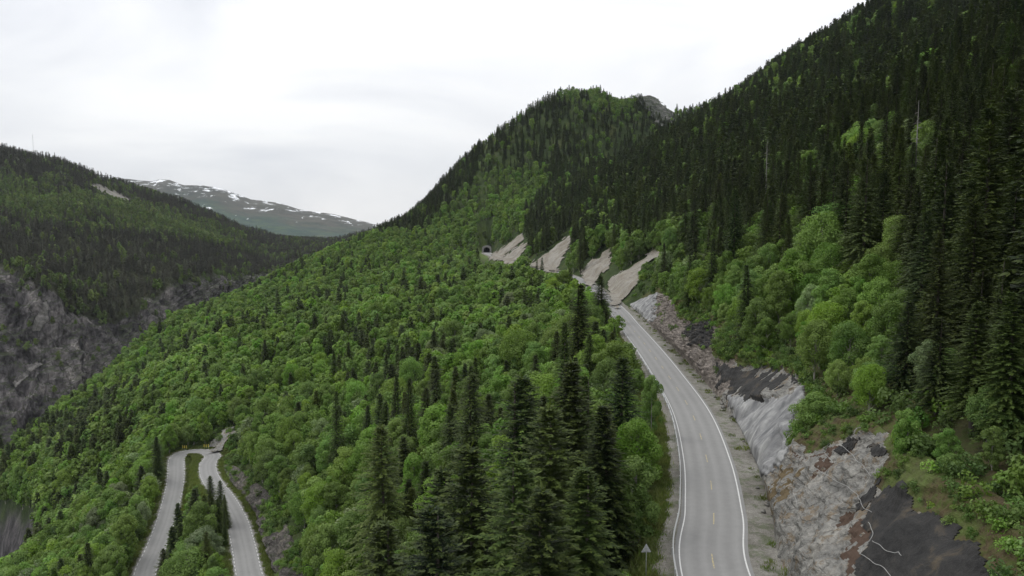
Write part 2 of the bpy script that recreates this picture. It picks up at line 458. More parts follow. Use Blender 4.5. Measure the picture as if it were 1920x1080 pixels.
def far_mat():
    m, nt, out = newmat('fell_side'); b = NB(nt)
    p = b.pos()
    n1 = b.noise(0.0022, 8, 0.62, p); n2 = b.noise(0.012, 7, 0.75, p)
    sx = b.n('ShaderNodeSeparateXYZ'); b.l(p, sx.inputs[0])
    rel = b.attr('rel')
    lo = b.ramp(n2, [(0.35, (0.022, 0.040, 0.036)), (0.5, (0.034, 0.060, 0.046)), (0.65, (0.060, 0.090, 0.045))])
    hi = b.ramp(n1, [(0.35, (0.040, 0.044, 0.036)), (0.55, (0.065, 0.065, 0.052)), (0.7, (0.10, 0.098, 0.085))])
    hi = b.mix(hi, b.ramp(n2, [(0.3, (0.65, 0.65, 0.65)), (0.7, (1.3, 1.3, 1.3))]), 0.8, 'MULTIPLY')
    k = b.math('ADD', rel, b.math('MULTIPLY', b.math('SUBTRACT', n1, 0.5), 0.9))
    c = b.mix(lo, hi, b.ramp(k, [(0.52, (0, 0, 0)), (0.72, (1, 1, 1))]))
    # snow lying in streaks on the upper part
    pst = b.stretch(p, (1.0, 0.6, 4.5))
    s1 = b.noise(0.011, 7, 0.70, pst, 0.6)
    sk = b.math('ADD', s1, b.math('MULTIPLY', b.math('SUBTRACT', rel, 0.80), 0.30))
    c = b.mix(c, (0.80, 0.82, 0.85), b.ramp(sk, [(0.604, (0, 0, 0)), (0.620, (1, 1, 1))]))
    b.l(b.bsdf(c, 0.95, None, 0.1), out.inputs[0]); return m
M['far'] = far_mat()

def asphalt_mat():
    m, nt, out = newmat('grey_asphalt'); b = NB(nt)
    p = b.pos()
    n1 = b.noise(0.15, 6, 0.6, p); n2 = b.noise(25, 3, 0.7, p); n3 = b.noise(1.2, 6, 0.7, p)
    c = b.ramp(n1, [(0.3, (0.195, 0.193, 0.188)), (0.7, (0.22, 0.218, 0.212))])
    tr = b.attr('track')          # worn wheel tracks are smoother and paler, the crown is darker
    c = b.mix(c, (0.255, 0.253, 0.246), b.math('MULTIPLY', tr, 0.8))
    c = b.mix(c, b.ramp(n3, [(0.3, (0.94, 0.94, 0.94)), (0.7, (1.04, 1.04, 1.04))]), 1.0, 'MULTIPLY')
    c = b.mix(c, b.ramp(n2, [(0.3, (0.85, 0.85, 0.85)), (0.7, (1.1, 1.1, 1.1))]), 0.4, 'MULTIPLY')
    b.l(b.bsdf(c, 0.85, b.bump(n2, 0.3, 0.02), 0.25), out.inputs[0]); return m
M['asphalt'] = asphalt_mat()

def paint_mat(name, col, wear=0.5, thr=0.52):
    m, nt, out = newmat(name); b = NB(nt)
    n = b.noise(4.0, 6, 0.75, b.pos())
    c = b.mix(col, (0.2, 0.2, 0.195), b.math('MULTIPLY', b.ramp(n, [(thr, (0, 0, 0)), (thr + 0.14, (1, 1, 1))]), wear))
    b.l(b.bsdf(c, 0.7, None, 0.3), out.inputs[0]); return m
M['white'] = paint_mat('white_road_paint', (0.58, 0.58, 0.565), 0.6)
M['white_worn'] = paint_mat('worn_white_road_paint', (0.62, 0.62, 0.60), 0.8, 0.48)
M['yellow_line'] = paint_mat('worn_yellow_road_paint', (0.42, 0.35, 0.18), 0.85, 0.44)

def water_mat():
    m, nt, out = newmat('river_water'); b = NB(nt)
    p = b.pos()
    n = b.noise(0.05, 7, 0.7, p, 1.0)
    c = b.ramp(n, [(0.4, (0.05, 0.07, 0.075)), (0.52, (0.16, 0.18, 0.19)), (0.58, (0.75, 0.77, 0.78))])
    b.l(b.bsdf(c, 0.3, b.bump(n, 0.5, 1.0), 0.5), out.inputs[0]); return m
M['water'] = water_mat()

# ------------------------------------------------------------------ road centre lines
main_px = [(1343, 1080), (1338, 960), (1325, 860), (1295, 770), (1250, 700), (1213, 650), (1176, 605), (1161, 586)]
main_pts = [(12.0, -60, 0), (14.0, 0, 0), (16.0, 35, 0)] + [WZ(a, b_, 0.0) for a, b_ in main_px]
main_pts += [(36.5, 300, 0), (36.0, 350, 0), (33, 390, 0), (24, 450, 0), (8, 520, 0), (-5, 570, 0), (-14, 620, 0), (-20, 660, 0), (-23.5, 692, 0), (-27, 760, 0)]
MAIN = catmull(main_pts, 1.0)
low_px = [(468, 1080, -43), (458, 1030, -44), (443, 974, -45.6), (420, 932, -47), (403, 910, -48), (391, 888, -49), (390, 869, -50), (399, 856, -50.6),
          (389, 848.5, -51), (367, 846.5, -51.4), (346, 849, -51.8), (333, 857, -52.2), (330, 872, -52.8), (330, 891, -53.4), (326, 919, -54.4),
          (312, 974, -56), (291, 1030, -57.3), (271, 1080, -58.3)]
LP = [WZ(*q) for q in low_px]
low_pts = [(-14, 40, -34), (-28, 85, -38), (-41, 120, -41)] + LP + [(LP[-1][0] + 14, LP[-1][1] - 30, -60), (LP[-1][0] + 32, LP[-1][1] - 70, -63), (LP[-1][0] + 50, LP[-1][1] - 110, -66)]
LOW = catmull(low_pts, 0.8)
for _ in range(4):
    LOW[1:-1] = 0.5 * LOW[1:-1] + 0.25 * (LOW[:-2] + LOW[2:])
def xr(y): return np.interp(y, MAIN[:, 1], MAIN[:, 0])
_il = int(np.argmax(LOW[:, 1])); RL = LOW[:_il + 1]
def xl(y): return np.interp(y, RL[:, 1], RL[:, 0])
def zl(y): return np.interp(y, RL[:, 1], RL[:, 2])

# ------------------------------------------------------------------ near hillside height field
CP_ = []
def cp(p, dz=0): CP_.append((p[0], p[1], p[2] + dz))
for y in (-60, 0, 40, 80, 120, 160, 200, 250, 300, 350, 400, 450, 500, 560, 620, 680):
    X = float(xr(y)); cp((X, y, -0.3))
    if y < 262:
        cp((X + 15, y, 10)); cp((X + 40, y, 26)); cp((X + 90, y, 57)); cp((X + 180, y, 112)); cp((X + 300, y, 185))
        cp((X - 12, y, -5.0))
    else:
        cp((X + 8, y, 3)); cp((X + 28, y, 19)); cp((X + 60, y, 40)); cp((X + 140, y, 88)); cp((X + 240, y, 145))
        cp((X - 12, y, -4))
for y, x, z in ((0, -30, -24), (0, -100, -62), (0, -200, -100), (0, -300, -150), (50, -30, -26), (110, -21, -23), (200, -37, -30), (100, -140, -78), (100, -220, -112), (160, -150, -84),
                (180, -200, -108), (300, -60, -33), (375, -150, -46), (300, -110, -44), (320, -150, -58), (450, -116, -32), (560, -64, -14), (450, -200, -59), (560, -200, -49),
                (700, -130, -14), (760, -200, -18), (330, -200, -82)):
    cp((x, y, z))
for q in LOW[::9]:
    if q[1] > 60: cp((q[0], q[1], q[2] - 0.3))
for a in ((0, 1090, 258), (20, 1040, 290), (110, 930, 330), (10, 885, 400), (180, 770, 450)): cp(W(*a), -9)
for a in ((250, 650, 600), (400, 575, 700), (500, 520, 800), (600, 475, 880), (690, 438, 950)): cp(W(*a), -10)
cp(W(120, 740, 520), -10); cp(W(20, 815, 430), -16); cp(W(302, 595, 672), -8)
# right ridge
for a in ((1920, -210, 520), (1640, 0, 700), (1500, 75, 850), (1400, 150, 1000), (1280, 215, 1150)): cp(W(*a), -13)
# knoll
for a in ((1080, 158, 950), (1130, 164, 960), (1000, 190, 930), (940, 232, 910), (880, 278, 900), (830, 332, 900), (780, 386, 900), (730, 425, 930)): cp(W(*a), -12)
cp(W(1215, 184, 1000)); cp(W(1190, 190, 990), -3); cp(W(1262, 222, 985)); cp(W(1270, 232, 950), -4); cp(W(1270, 240, 900), -6); cp(W(1292, 222, 960), -10); cp(W(1325, 203, 960), -12); cp(W(1275, 232, 1060), -4); cp(W(1240, 195, 995)); cp(W(1100, 300, 830), -8); cp(W(1000, 330, 800), -8); cp(W(900, 390, 790), -8); cp(W(1180, 300, 860), -8)
for x, y, z in ((81, 1100, 150), (182, 1110, 120), (235, 1130, 120), (182, 1250, 60), (-100, 1080, 20), (-200, 1100, -10), (0, 1300, 40), (-250, 1300, -50), (300, 1350, 60), (300, 1250, 120), (-26, 725, 17), (-8, 715, 22),
                (450, 300, 255), (480, 700, 250), (450, 1100, 200), (500, 0, 260), (600, 500, 280)):
    cp((x, y, z))
CPA = np.array(CP_)
_c2 = 18.0 ** 2
def _phi(ax, ay, bx, by): return np.sqrt((ax[:, None] - bx[None]) ** 2 + (ay[:, None] - by[None]) ** 2 + _c2)
_n = len(CPA)
_A = np.zeros((_n + 3, _n + 3))
_A[:_n, :_n] = -_phi(CPA[:, 0], CPA[:, 1], CPA[:, 0], CPA[:, 1]) + np.eye(_n) * 1.5
_Pm = np.c_[np.ones(_n), CPA[:, 0] / 100, CPA[:, 1] / 100]
_A[:_n, _n:] = _Pm; _A[_n:, :_n] = _Pm.T
_wt = np.linalg.solve(_A, np.r_[CPA[:, 2], 0, 0, 0])
def base_h(x, y):
    x = np.asarray(x, float).ravel(); y = np.asarray(y, float).ravel(); out = np.empty(len(x))
    for i in range(0, len(x), 20000):
        s = slice(i, i + 20000)
        out[s] = -_phi(x[s], y[s], CPA[:, 0], CPA[:, 1]) @ _wt[:_n] + _wt[_n] + _wt[_n + 1] * x[s] / 100 + _wt[_n + 2] * y[s] / 100
    return out

# cuts: height and width of the blasted rock faces
def cutH(y): return np.interp(y, [-60, 30, 45, 60, 70, 80, 90, 110, 130, 160, 190, 220, 245, 262, 270], [13, 13, 12.5, 12, 11.5, 9.5, 9.0, 9.5, 10.5, 10, 9, 8, 6.5, 3.0, 1.0])
def cutW(y): return 0.62 * cutH(y) + 2.2
CU0 = 6.2
def lowH(y): return np.interp(y, [60, 100, 130, 150, 170, 190, 205, 225, 240], [3, 4, 4.5, 5.2, 5.2, 5, 4, 3, 1.0])
def lowW(y): return 0.6 * lowH(y) + 1.6
LU0 = 5.4
# gorge lip on the far left, x as a function of y
def lipx(y): return np.interp(y, [0, 200, 260, 300, 345, 385, 430, 520, 600, 700, 800, 880, 950, 1100, 1300], [-290, -200, -186, -196, -218, -266, -304, -320, -318, -310, -280, -245, -205, -190, -200])

def polydist(x, y, P, chunk=4000):
    d = np.full(len(x), 1e9); iz = np.zeros(len(x), int)
    box = (x > P[:, 0].min() - 40) & (x < P[:, 0].max() + 40) & (y > P[:, 1].min() - 40) & (y < P[:, 1].max() + 40)
    idx = np.nonzero(box)[0]
    for i in range(0, len(idx), chunk):
        s = idx[i:i + chunk]
        dd = (x[s][:, None] - P[None, :, 0]) ** 2 + (y[s][:, None] - P[None, :, 1]) ** 2
        k = dd.argmin(1); d[s] = np.sqrt(dd[np.arange(len(s)), k]); iz[s] = k
    return d, iz

M2, L2 = MAIN[::2], LOW[::2]
def H(x, y, full=False):
    shp = np.shape(x)
    x = np.asarray(x, float).ravel(); y = np.asarray(y, float).ravel()
    z = base_h(x, y)
    far = sstep(40, 300, y)
    nz = fbm(x / 28, y / 28, 0.3, 4) * (1.2 + 2.2 * far) + fbm(x / 90, y / 90, 5.0, 2) * 4 * far
    z = z + nz * sstep(0, 25, np.abs(x - xr(y)))
    # main road cut on the uphill side
    u = x - xr(y)
    near = 1 - sstep(255, 275, y)
    h, w = cutH(y), cutW(y)
    k = np.clip((u - CU0) / w, 0, 1)
    zc = h * k ** 0.85
    ut = CU0 + w
    top = base_h(xr(y) + ut, y)
    zz = np.where(u < ut, zc - 1.3 * sstep(0, 0.15, k) * (1 - sstep(0.85, 1.0, k)), z + (h - top) * np.exp(-np.maximum(u - ut, 0) / 14))
    m = (u > 3) & (y < 275)
    z = np.where(m, z * (1 - near) + zz * near, z)
    dm, _ = polydist(x, y, M2)
    z = z + (-0.12 - z) * (1 - sstep(4.6, 10.5, dm)) * np.where((u > 0) & (y < 262), (u < CU0 + 0.5), 1.0)
    # lower road
    dl, il = polydist(x, y, L2)
    z0 = L2[il, 2] - 0.12
    ul = x - xl(y)
    hl, wl_ = lowH(y), lowW(y)
    act = (y > 70) & (y < 240) & (ul > 0)
    kl = np.clip((ul - LU0) / wl_, 0, 1)
    fade = 1 - sstep(LU0 + wl_ + 4, LU0 + wl_ + 26, ul)
    zcut = zl(y) + hl * kl ** 0.85 - 0.9 * sstep(0, 0.2, kl) * (1 - sstep(0.8, 1, kl)) + np.maximum(ul - LU0 - wl_, 0) * 0.35
    on = act * fade * sstep(0, 4.3, ul)
    z = z * (1 - on) + zcut * on
    z = np.where(dl < 30, z + (z0 - z) * (1 - sstep(4.0, 10.0, dl)) * np.where(act & (ul > LU0), 0.0, 1.0), z)
    # gorge wall beyond the lip
    o = np.maximum(lipx(y) - x, 0)
    z = z - 1.9 * o - 0.012 * o * o + sstep(2, 12, o) * (ridged(x / 14, y / 14, z / 20, 4) * 4)
    z = np.maximum(z, -230)
    if full: return z.reshape(shp), dm.reshape(shp), dl.reshape(shp)
    return z.reshape(shp)

# fan-shaped grid so near ground is fine and far ground is coarse
tr_ = np.exp(np.linspace(math.log(9.0), math.log(1500.0), 500))
an_ = np.radians(np.linspace(-50, 50, 470))
GX = tr_[:, None] * np.sin(an_)[None]; GY = tr_[:, None] * np.cos(an_)[None] - 4
GZ, GDM, GDL = H(GX, GY, full=True)
V = np.stack([GX, GY, GZ], -1).reshape(-1, 3)
gu = (GX - xr(GY))
ppx, ppy, pt = proj(GX, GY, GZ)
grass = np.clip((1 - sstep(6.5, 11, GDM)) * (gu < 0) + (1 - sstep(4.5, 8.5, GDL)) + 0.5 * sstep(0.2, 0.6, fbm(GX / 14, GY / 14, 9.0, 3)) * (gu < 0) * (gu > -90), 0, 1)
isl = inpoly(ppx, ppy, [(343, 858), (362, 856), (374, 868), (378, 900), (395, 925), (350, 940), (340, 900)]); grass = np.where(isl, 1, grass)
soil = ((gu > 5) & (gu < CU0 + cutW(GY) + 9) & (GY < 262)) * (0.45 + 0.5 * sstep(-0.2, 0.3, fbm(GX / 5, GY / 5, 2.0, 3)))
me = mesh_np('hillside', V, gridfaces(*GX.shape)[:, ::-1], [M['ground']], smooth=True, attrs={'grass': grass.ravel(), 'soil': soil.ravel(), 'rock': sstep(4, 10, lipx(GY) - GX + 3 * fbm(GX / 9, GZ / 9, 1.0, 3)).ravel()})
tag(link('hillside', me), kind='structure')

# ------------------------------------------------------------------ opposite valley side (a lofted grid)
opx = [-420, -250, -100, -40, 0, 100, 200, 260, 320, 430, 520, 620, 740]
rows = [
    [(860, 760), (860, 760), (880, 700), (930, 620), (1045, 490), (1060, 500), (960, 560), (880, 600), (800, 680), (700, 800), (620, 950), (560, 1100), (520, 1200)],
    [(670, 800), (670, 790), (680, 720), (690, 600), (700, 575), (740, 580), (760, 615), (720, 650), (640, 720), (600, 850), (560, 1000), (520, 1150), (500, 1250)],
    [(480, 820), (490, 800), (503, 740), (510, 660), (517, 630), (548, 645), (600, 660), (575, 700), (528, 760), (530, 900), (515, 1050), (492, 1200), (476, 1300)],
    [(390, 960), (400, 950), (420, 900), (425, 870), (430, 850), (450, 850), (460, 880), (465, 920), (460, 950), (475, 1100), (480, 1250), (468, 1400), (452, 1500)],
    [(280, 1100), (300, 1100), (320, 1080), (332, 1075), (345, 1080), (355, 1100), (375, 1150), (385, 1200), (400, 1250), (430, 1350), (458, 1480), (458, 1600), (440, 1700)],
    [(150, 1250), (200, 1250), (240, 1280), (255, 1290), (268, 1300), (290, 1330), (328, 1400), (345, 1450), (366, 1500), (412, 1600), (442, 1700), (448, 1800), (420, 1900)],
    [(140, 1350), (190, 1350), (230, 1380), (245, 1390), (262, 1400), (284, 1430), (324, 1500), (341, 1550), (362, 1600), (412, 1700), (442, 1800), (448, 1900), (420, 2000)],
    [(400, 1900), (400, 1900), (400, 1900), (400, 1900), (400, 1900), (410, 1900), (420, 1950), (430, 2000), (440, 2000), (460, 2100), (460, 2200), (470, 2300), (470, 2400)]]
dzr = [0, 0, 0, -6, -8, -9, -9, 0]
KP = np.array([[W(px, py, t, dzr[r]) for px, (py, t) in zip(opx, row)] for r, row in enumerate(rows)])
nper = [70, 70, 18, 18, 18, 5, 8]
NC = 420
cu = np.linspace(0, len(opx) - 1, NC)
cols = np.stack([np.stack([np.interp(cu, np.arange(len(opx)), KP[r, :, k]) for k in range(3)], -1) for r in range(len(rows))])
ru = np.concatenate([np.linspace(r, r + 1, n, endpoint=False) for r, n in enumerate(nper)] + [[len(rows) - 1]])
G = np.empty((len(ru), NC, 3))
for k in range(3):
    for c in range(NC): G[:, c, k] = np.interp(ru, np.arange(len(rows)), cols[:, c, k])
for _ in range(26):
    Gp = G.copy(); Gp[1:-1] = 0.5 * G[1:-1] + 0.25 * (G[:-2] + G[2:]); Gp[:, 1:-1] = 0.5 * Gp[:, 1:-1] + 0.25 * (Gp[:, :-2] + Gp[:, 2:])
    m = ((ru[:, None] > 2.3) | (ru[:, None] < 1.7))[..., None]; G = np.where(m, Gp, G * 0.6 + Gp * 0.4)
ORU = ru
def nrm(G):
    a = np.gradient(G, axis=0); b_ = np.gradient(G, axis=1); n = np.cross(b_, a); n /= np.linalg.norm(n, axis=-1, keepdims=True) + 1e-9
    return n
Nn = nrm(G)
cl = (1 - sstep(1.75, 2.25, ru))[:, None]
x_, y_, z_ = G[..., 0], G[..., 1], G[..., 2]
disp = (ridged(x_ / 60, y_ / 60, z_ / 60, 6) * 9 + ridged((x_ + 0.5 * z_) / 16, (y_ - 0.4 * z_) / 16, z_ / 26, 4) * 3.5 + 2.5 * ridged(x_ / 7, y_ / 7, z_ / 9, 3)) * cl + fbm(x_ / 60, y_ / 60, 1.0, 3) * 5 * (1 - cl)
sgn = np.sign((Nn * (np.array([0, 0, 31]) - G)).sum(-1, keepdims=True)); Nn = Nn * sgn
OG = G + Nn * disp[..., None]
opk = proj(OG[..., 0], OG[..., 1], OG[..., 2])
cliff2 = inpoly(opk[0], opk[1], [(105, 525), (255, 540), (248, 585), (215, 608), (150, 580)])
forest = np.clip(1 - cl + 0 * x_ + 0.35 * fbm(x_ / 40, y_ / 40, z_ / 40, 2) * (ru[:, None] > 1.4), 0, 1)
forest = np.where((ORU[:, None] > 1.2) & (ORU[:, None] < 2.1) & cliff2, 0.8, forest)
Nf = nrm(OG); Nf *= np.sign((Nf * (np.array([0, 0, 31]) - OG)).sum(-1, keepdims=True))
me = mesh_np('hills', OG.reshape(-1, 3), gridfaces(*OG.shape[:2]), [M['opp']], smooth=False, attrs={'forest': forest.ravel()})
tag(link('hills', me), kind='structure')

# far fell with snow patches
fp = [(-300, 300), (-50, 312), (150, 325), (220, 333), (255, 338), (285, 340), (300, 336), (318, 338), (345, 348), (380, 348), (420, 355), (440, 362), (470, 374), (520, 380), (560, 391), (610, 400), (650, 408), (700, 420), (760, 436), (900, 460), (1200, 480)]
fpx = np.array([a for a, b_ in fp]); fpy = np.array([b_ for a, b_ in fp])
NCf, NRf = 500, 90
pxs = np.linspace(-300, 1200, NCf); tops = np.interp(pxs, fpx, fpy)
FG = np.zeros((NRf, NCf, 3)); rel = np.zeros((NRf, NCf))
for r in range(NRf):
    k = r / (NRf - 10)
    if k <= 1:
        t = 3000 + 2200 * k; py = 500 + (tops - 500) * (1 - (1 - k) ** 1.25)
        FG[r] = np.stack([(pxs - 960) / F * t, t * (CP + (540 - py) / F * SP), CAMZ + t * ((540 - py) / F * CP - SP)], -1)
    else:
        FG[r] = FG[r - 1] + np.array([0, 120, -28])
    rel[r] = min(k, 1)
x_, y_ = FG[..., 0], FG[..., 1]
FG[..., 2] += (ridged(x_ / 500, y_ / 700, 0.0, 5) * 9 + fbm(x_ / 160, y_ / 160, 2.0, 4) * 8) * (1 - 0.45 * rel)
me = mesh_np('mountain', FG.reshape(-1, 3), gridfaces(NRf, NCf)[:, ::-1], [M['far']], smooth=True, attrs={'rel': rel.ravel()})
tag(link('mountain', me), kind='structure')

# valley floor reaching the horizon, river
me = mesh_np('ground', np.array([(-6900, -3000, -240), (6900, -3000, -240), (6900, 7400, -240), (-6900, 7400, -240)], float), np.array([[0, 1, 2, 3]]), [M['ground']])
tag(link('ground', me), kind='structure')
rv = catmull([(-150, 200, -178), (-260, 380, -178), (-330, 455, -178), (-400, 560, -178), (-470, 640, -178), (-620, 720, -178), (-900, 760, -178)], 6)
tn = np.gradient(rv, axis=0); tn /= np.linalg.norm(tn, axis=1, keepdims=True)
sd = np.stack([tn[:, 1], -tn[:, 0], 0 * tn[:, 0]], 1)
RV = np.stack([rv + sd * o for o in np.linspace(-55, 40, 9)], 1)
me = mesh_np('river', RV.reshape(-1, 3), gridfaces(*RV.shape[:2]), [M['water']], smooth=True)
tag(link('river', me), kind='structure')

# ------------------------------------------------------------------ roads
def frame(P):
    t = np.gradient(P, axis=0); t /= np.linalg.norm(t, axis=1, keepdims=True)
    s = np.stack([t[:, 1], -t[:, 0], 0 * t[:, 0]], 1); s /= np.linalg.norm(s, axis=1, keepdims=True)
    return t, s      # s points to the right of travel

def ribbon(name, P, offs, zs, mat, parent=None, attrs=None, sel=None, smooth=True):
    t, s = frame(P)
    if sel is not None: P, s = P[sel], s[sel]
    G_ = np.stack([P + s * o + np.array([0, 0, z]) for o, z in zip(offs, zs)], 1)
    at = {k: np.tile(v, len(P)) for k, v in (attrs or {}).items()}
    me = mesh_np(name, G_.reshape(-1, 3), gridfaces(*G_.shape[:2]), [mat], smooth=smooth, attrs=at)
    return link(name, me, parent)

def track(offs, lane): return [math.exp(-((abs(o) - lane - 0.75) / 0.35) ** 2) + math.exp(-((abs(o) - lane + 0.75) / 0.35) ** 2) for o in offs]
offs = np.linspace(-3.35, 3.35, 21)
P_ = MAIN[(MAIN[:, 1] > -50) & (MAIN[:, 1] < 740)]
road = ribbon('road', P_, offs, 0.03 * (1 - np.abs(offs) / 3.3), M['asphalt'], attrs={'track': np.array(track(offs, 1.5))})
tag(road, kind='structure')
ribbon('edge_line', P_, [2.86, 3.00], [0.022, 0.020], M['white'], road)
ribbon('edge_line', P_, [-3.00, -2.88], [0.020, 0.022], M['white'], road)
def dashes(name, P, off, wd, on, period, z, mat, parent, phase=0.0, rngy=None):
    t, s = frame(P); L = np.r_[0, np.cumsum(np.linalg.norm(np.diff(P, axis=0), axis=1))]
    vs, fs = [], []
    k = phase
    while k + on < L[-1]:
        q = np.linspace(k, k + on, 5)
        c = np.stack([np.interp(q, L, P[:, i]) for i in range(3)], 1); sd_ = np.stack([np.interp(q, L, s[:, i]) for i in range(3)], 1)
        if rngy is None or rngy[0] < c[0, 1] < rngy[1]:
            b0 = len(vs)
            for j in range(5): vs += [c[j] + sd_[j] * (off - wd / 2) + (0, 0, z), c[j] + sd_[j] * (off + wd / 2) + (0, 0, z)]
            fs += [(b0 + 2 * j, b0 + 2 * j + 1, b0 + 2 * j + 3, b0 + 2 * j + 2) for j in range(4)]
        k += period
    return link(name, mesh_np(name, np.array(vs), np.array(fs), [mat]), parent)
dashes('centre_line', P_, 0.0, 0.13, 3.0, 10.0, 0.036, M['yellow_line'], road, 3.0, (20, 262))
t_, s_ = frame(P_)
# gravel verges, the right one wide, at the foot of the rock
sel = P_[:, 1] < 700
o = ribbon('gravel_verge', P_, [3.3, 3.9, 4.6, 5.4, 6.2, 7.2], [0.0, -0.02, -0.04, -0.05, 0.02, 0.25], M['shoulder'], None, sel=sel); tag(o, kind='structure')
o = ribbon('gravel_verge', P_, [-5.6, -5.0, -4.4, -3.8, -3.3], [-0.25, -0.10, -0.05, -0.02, 0.0], M['shoulder'], None, sel=sel); tag(o, kind='structure')

Q = LOW
offs = np.linspace(-2.85, 2.85, 15)
road2 = ribbon('hairpin_road', Q, offs, 0.03 * (1 - np.abs(offs) / 3.3), M['asphalt'], attrs={'track': np.array(track(offs, 1.3))})
tag(road2, kind='structure')
dashes('edge_line', Q, 2.5, 0.16, 1.2, 2.2, 0.03, M['white_worn'], road2)
dashes('edge_line', Q, -2.5, 0.16, 1.2, 2.2, 0.03, M['white_worn'], road2)
o = ribbon('gravel_verge', Q, [2.8, 3.3, 4.3], [0.0, -0.03, -0.15], M['shoulder']); tag(o, kind='structure')
o = ribbon('gravel_verge', Q, [-4.0, -3.3, -2.8], [-0.15, -0.03, 0.0], M['shoulder']); tag(o, kind='structure')

# ------------------------------------------------------------------ guard rail
def guardrail(P, off, ya, yb, label, spacing=4.0):
    t, s = frame(P)
    sel = (P[:, 1] >= ya) & (P[:, 1] <= yb); P, s = P[sel], s[sel]
    root = empty('guard_rail', tuple(P[0] + s[0] * off)); tag(root, label, 'guard rail')
    loc = np.array(root.location)
    prof = [(0.05, 0.44), (-0.05, 0.49), (-0.05, 0.56), (0.05, 0.60), (-0.05, 0.65), (-0.05, 0.72), (0.05, 0.77)]
    G_ = np.stack([P + s * (off - a) + np.array([0, 0, z]) for a, z in prof], 1) - loc
    G2 = np.stack([P + s * (off - a - 0.012) + np.array([0, 0, z]) for a, z in prof[::-1]], 1) - loc
    Gc = np.concatenate([G_, G2, G_[:, :1]], 1)
    link('beam', mesh_np('beam', Gc.reshape(-1, 3), gridfaces(*Gc.shape[:2]), [M['steel']]), root)
    L = np.r_[0, np.cumsum(np.linalg.norm(np.diff(P, axis=0), axis=1))]
    post = MB(); post.box(0, 0, 0.33, 0.06, 0.10, 0.80); post.box(0.045, 0, 0.6, 0.05, 0.08, 0.22); pm = post.mesh('post', M['steel'])
    for k in np.arange(1, L[-1], spacing):
        c = [np.interp(k, L, P[:, i] + s[:, i] * (off - 0.12)) for i in range(3)]
        o = link('post', pm, root); o.location = tuple(np.array(c) - loc)
    return root
guardrail(P_, -3.5, 20, 205, 'galvanised steel guard rail along the valley side of the upper road')

# ------------------------------------------------------------------ blasted rock faces
def cut_grid(xc, hf, wf, u0, y0, y1, dy, nv, zf, amp, seed):
    ys = np.arange(y0, y1, dy)
    v = np.linspace(-0.06, 1.12, nv)
    Y = ys[:, None] + 0 * v[None]; Vv = v[None] + 0 * ys[:, None]
    h, w = hf(Y), wf(Y)
    k = np.clip(Vv, 0, 1)
    U = u0 + w * k + np.where(Vv > 1, (Vv - 1) * 14, 0) + np.where(Vv < 0, Vv * 8, 0)
    Z = zf(Y) + h * k ** 0.85 + np.where(Vv < 0, Vv * 12 * 0.3, 0) - np.where(Vv > 1, (Vv - 1) * 6.0, 0)
    X = xc(Y) + U
    G_ = np.stack([X, Y, Z], -1)
    fade = sstep(-0.02, 0.12, Vv) * (1 - 0.75 * sstep(0.9, 1.05, Vv)) * np.minimum(1, h / 5)
    n = np.array([-0.85, -0.15, 0.5]); n /= np.linalg.norm(n)
    x, y, z = G_[..., 0] + seed, G_[..., 1], G_[..., 2]
    # dipping joint sets give blocky steps
    a = (y * 0.8 + z * 0.6 + x * 0.2) + 1.2 * fbm(x / 6, y / 6, z / 6, 3); b_ = (z - y * 0.45 + x * 0.3) + 0.9 * fbm(x / 5, y / 5, z / 5 + 9, 3)
    st = lambda q, p: (np.abs((q / p) % 1 - 0.5) * 2)
    d = amp * (0.75 * fbm(y / 11, z / 9, 0.5 + x / 11, 3) + 0.38 * st(a, 4.3) + 0.30 * st(b_, 2.9) + 0.16 * st(a + b_, 1.3) + 0.15 * ridged(x / 2.5, y / 2.5, z / 2.5, 4) + 0.10 * st(a - b_ * 0.7, 0.7))
    return G_, n, fade, d, Vv
G1, n1_, fade1, d1, V1 = cut_grid(xr, cutH, cutW, CU0, 20, 270, 0.22, 90, lambda Y: 0 * Y, 1.9, 0.0)
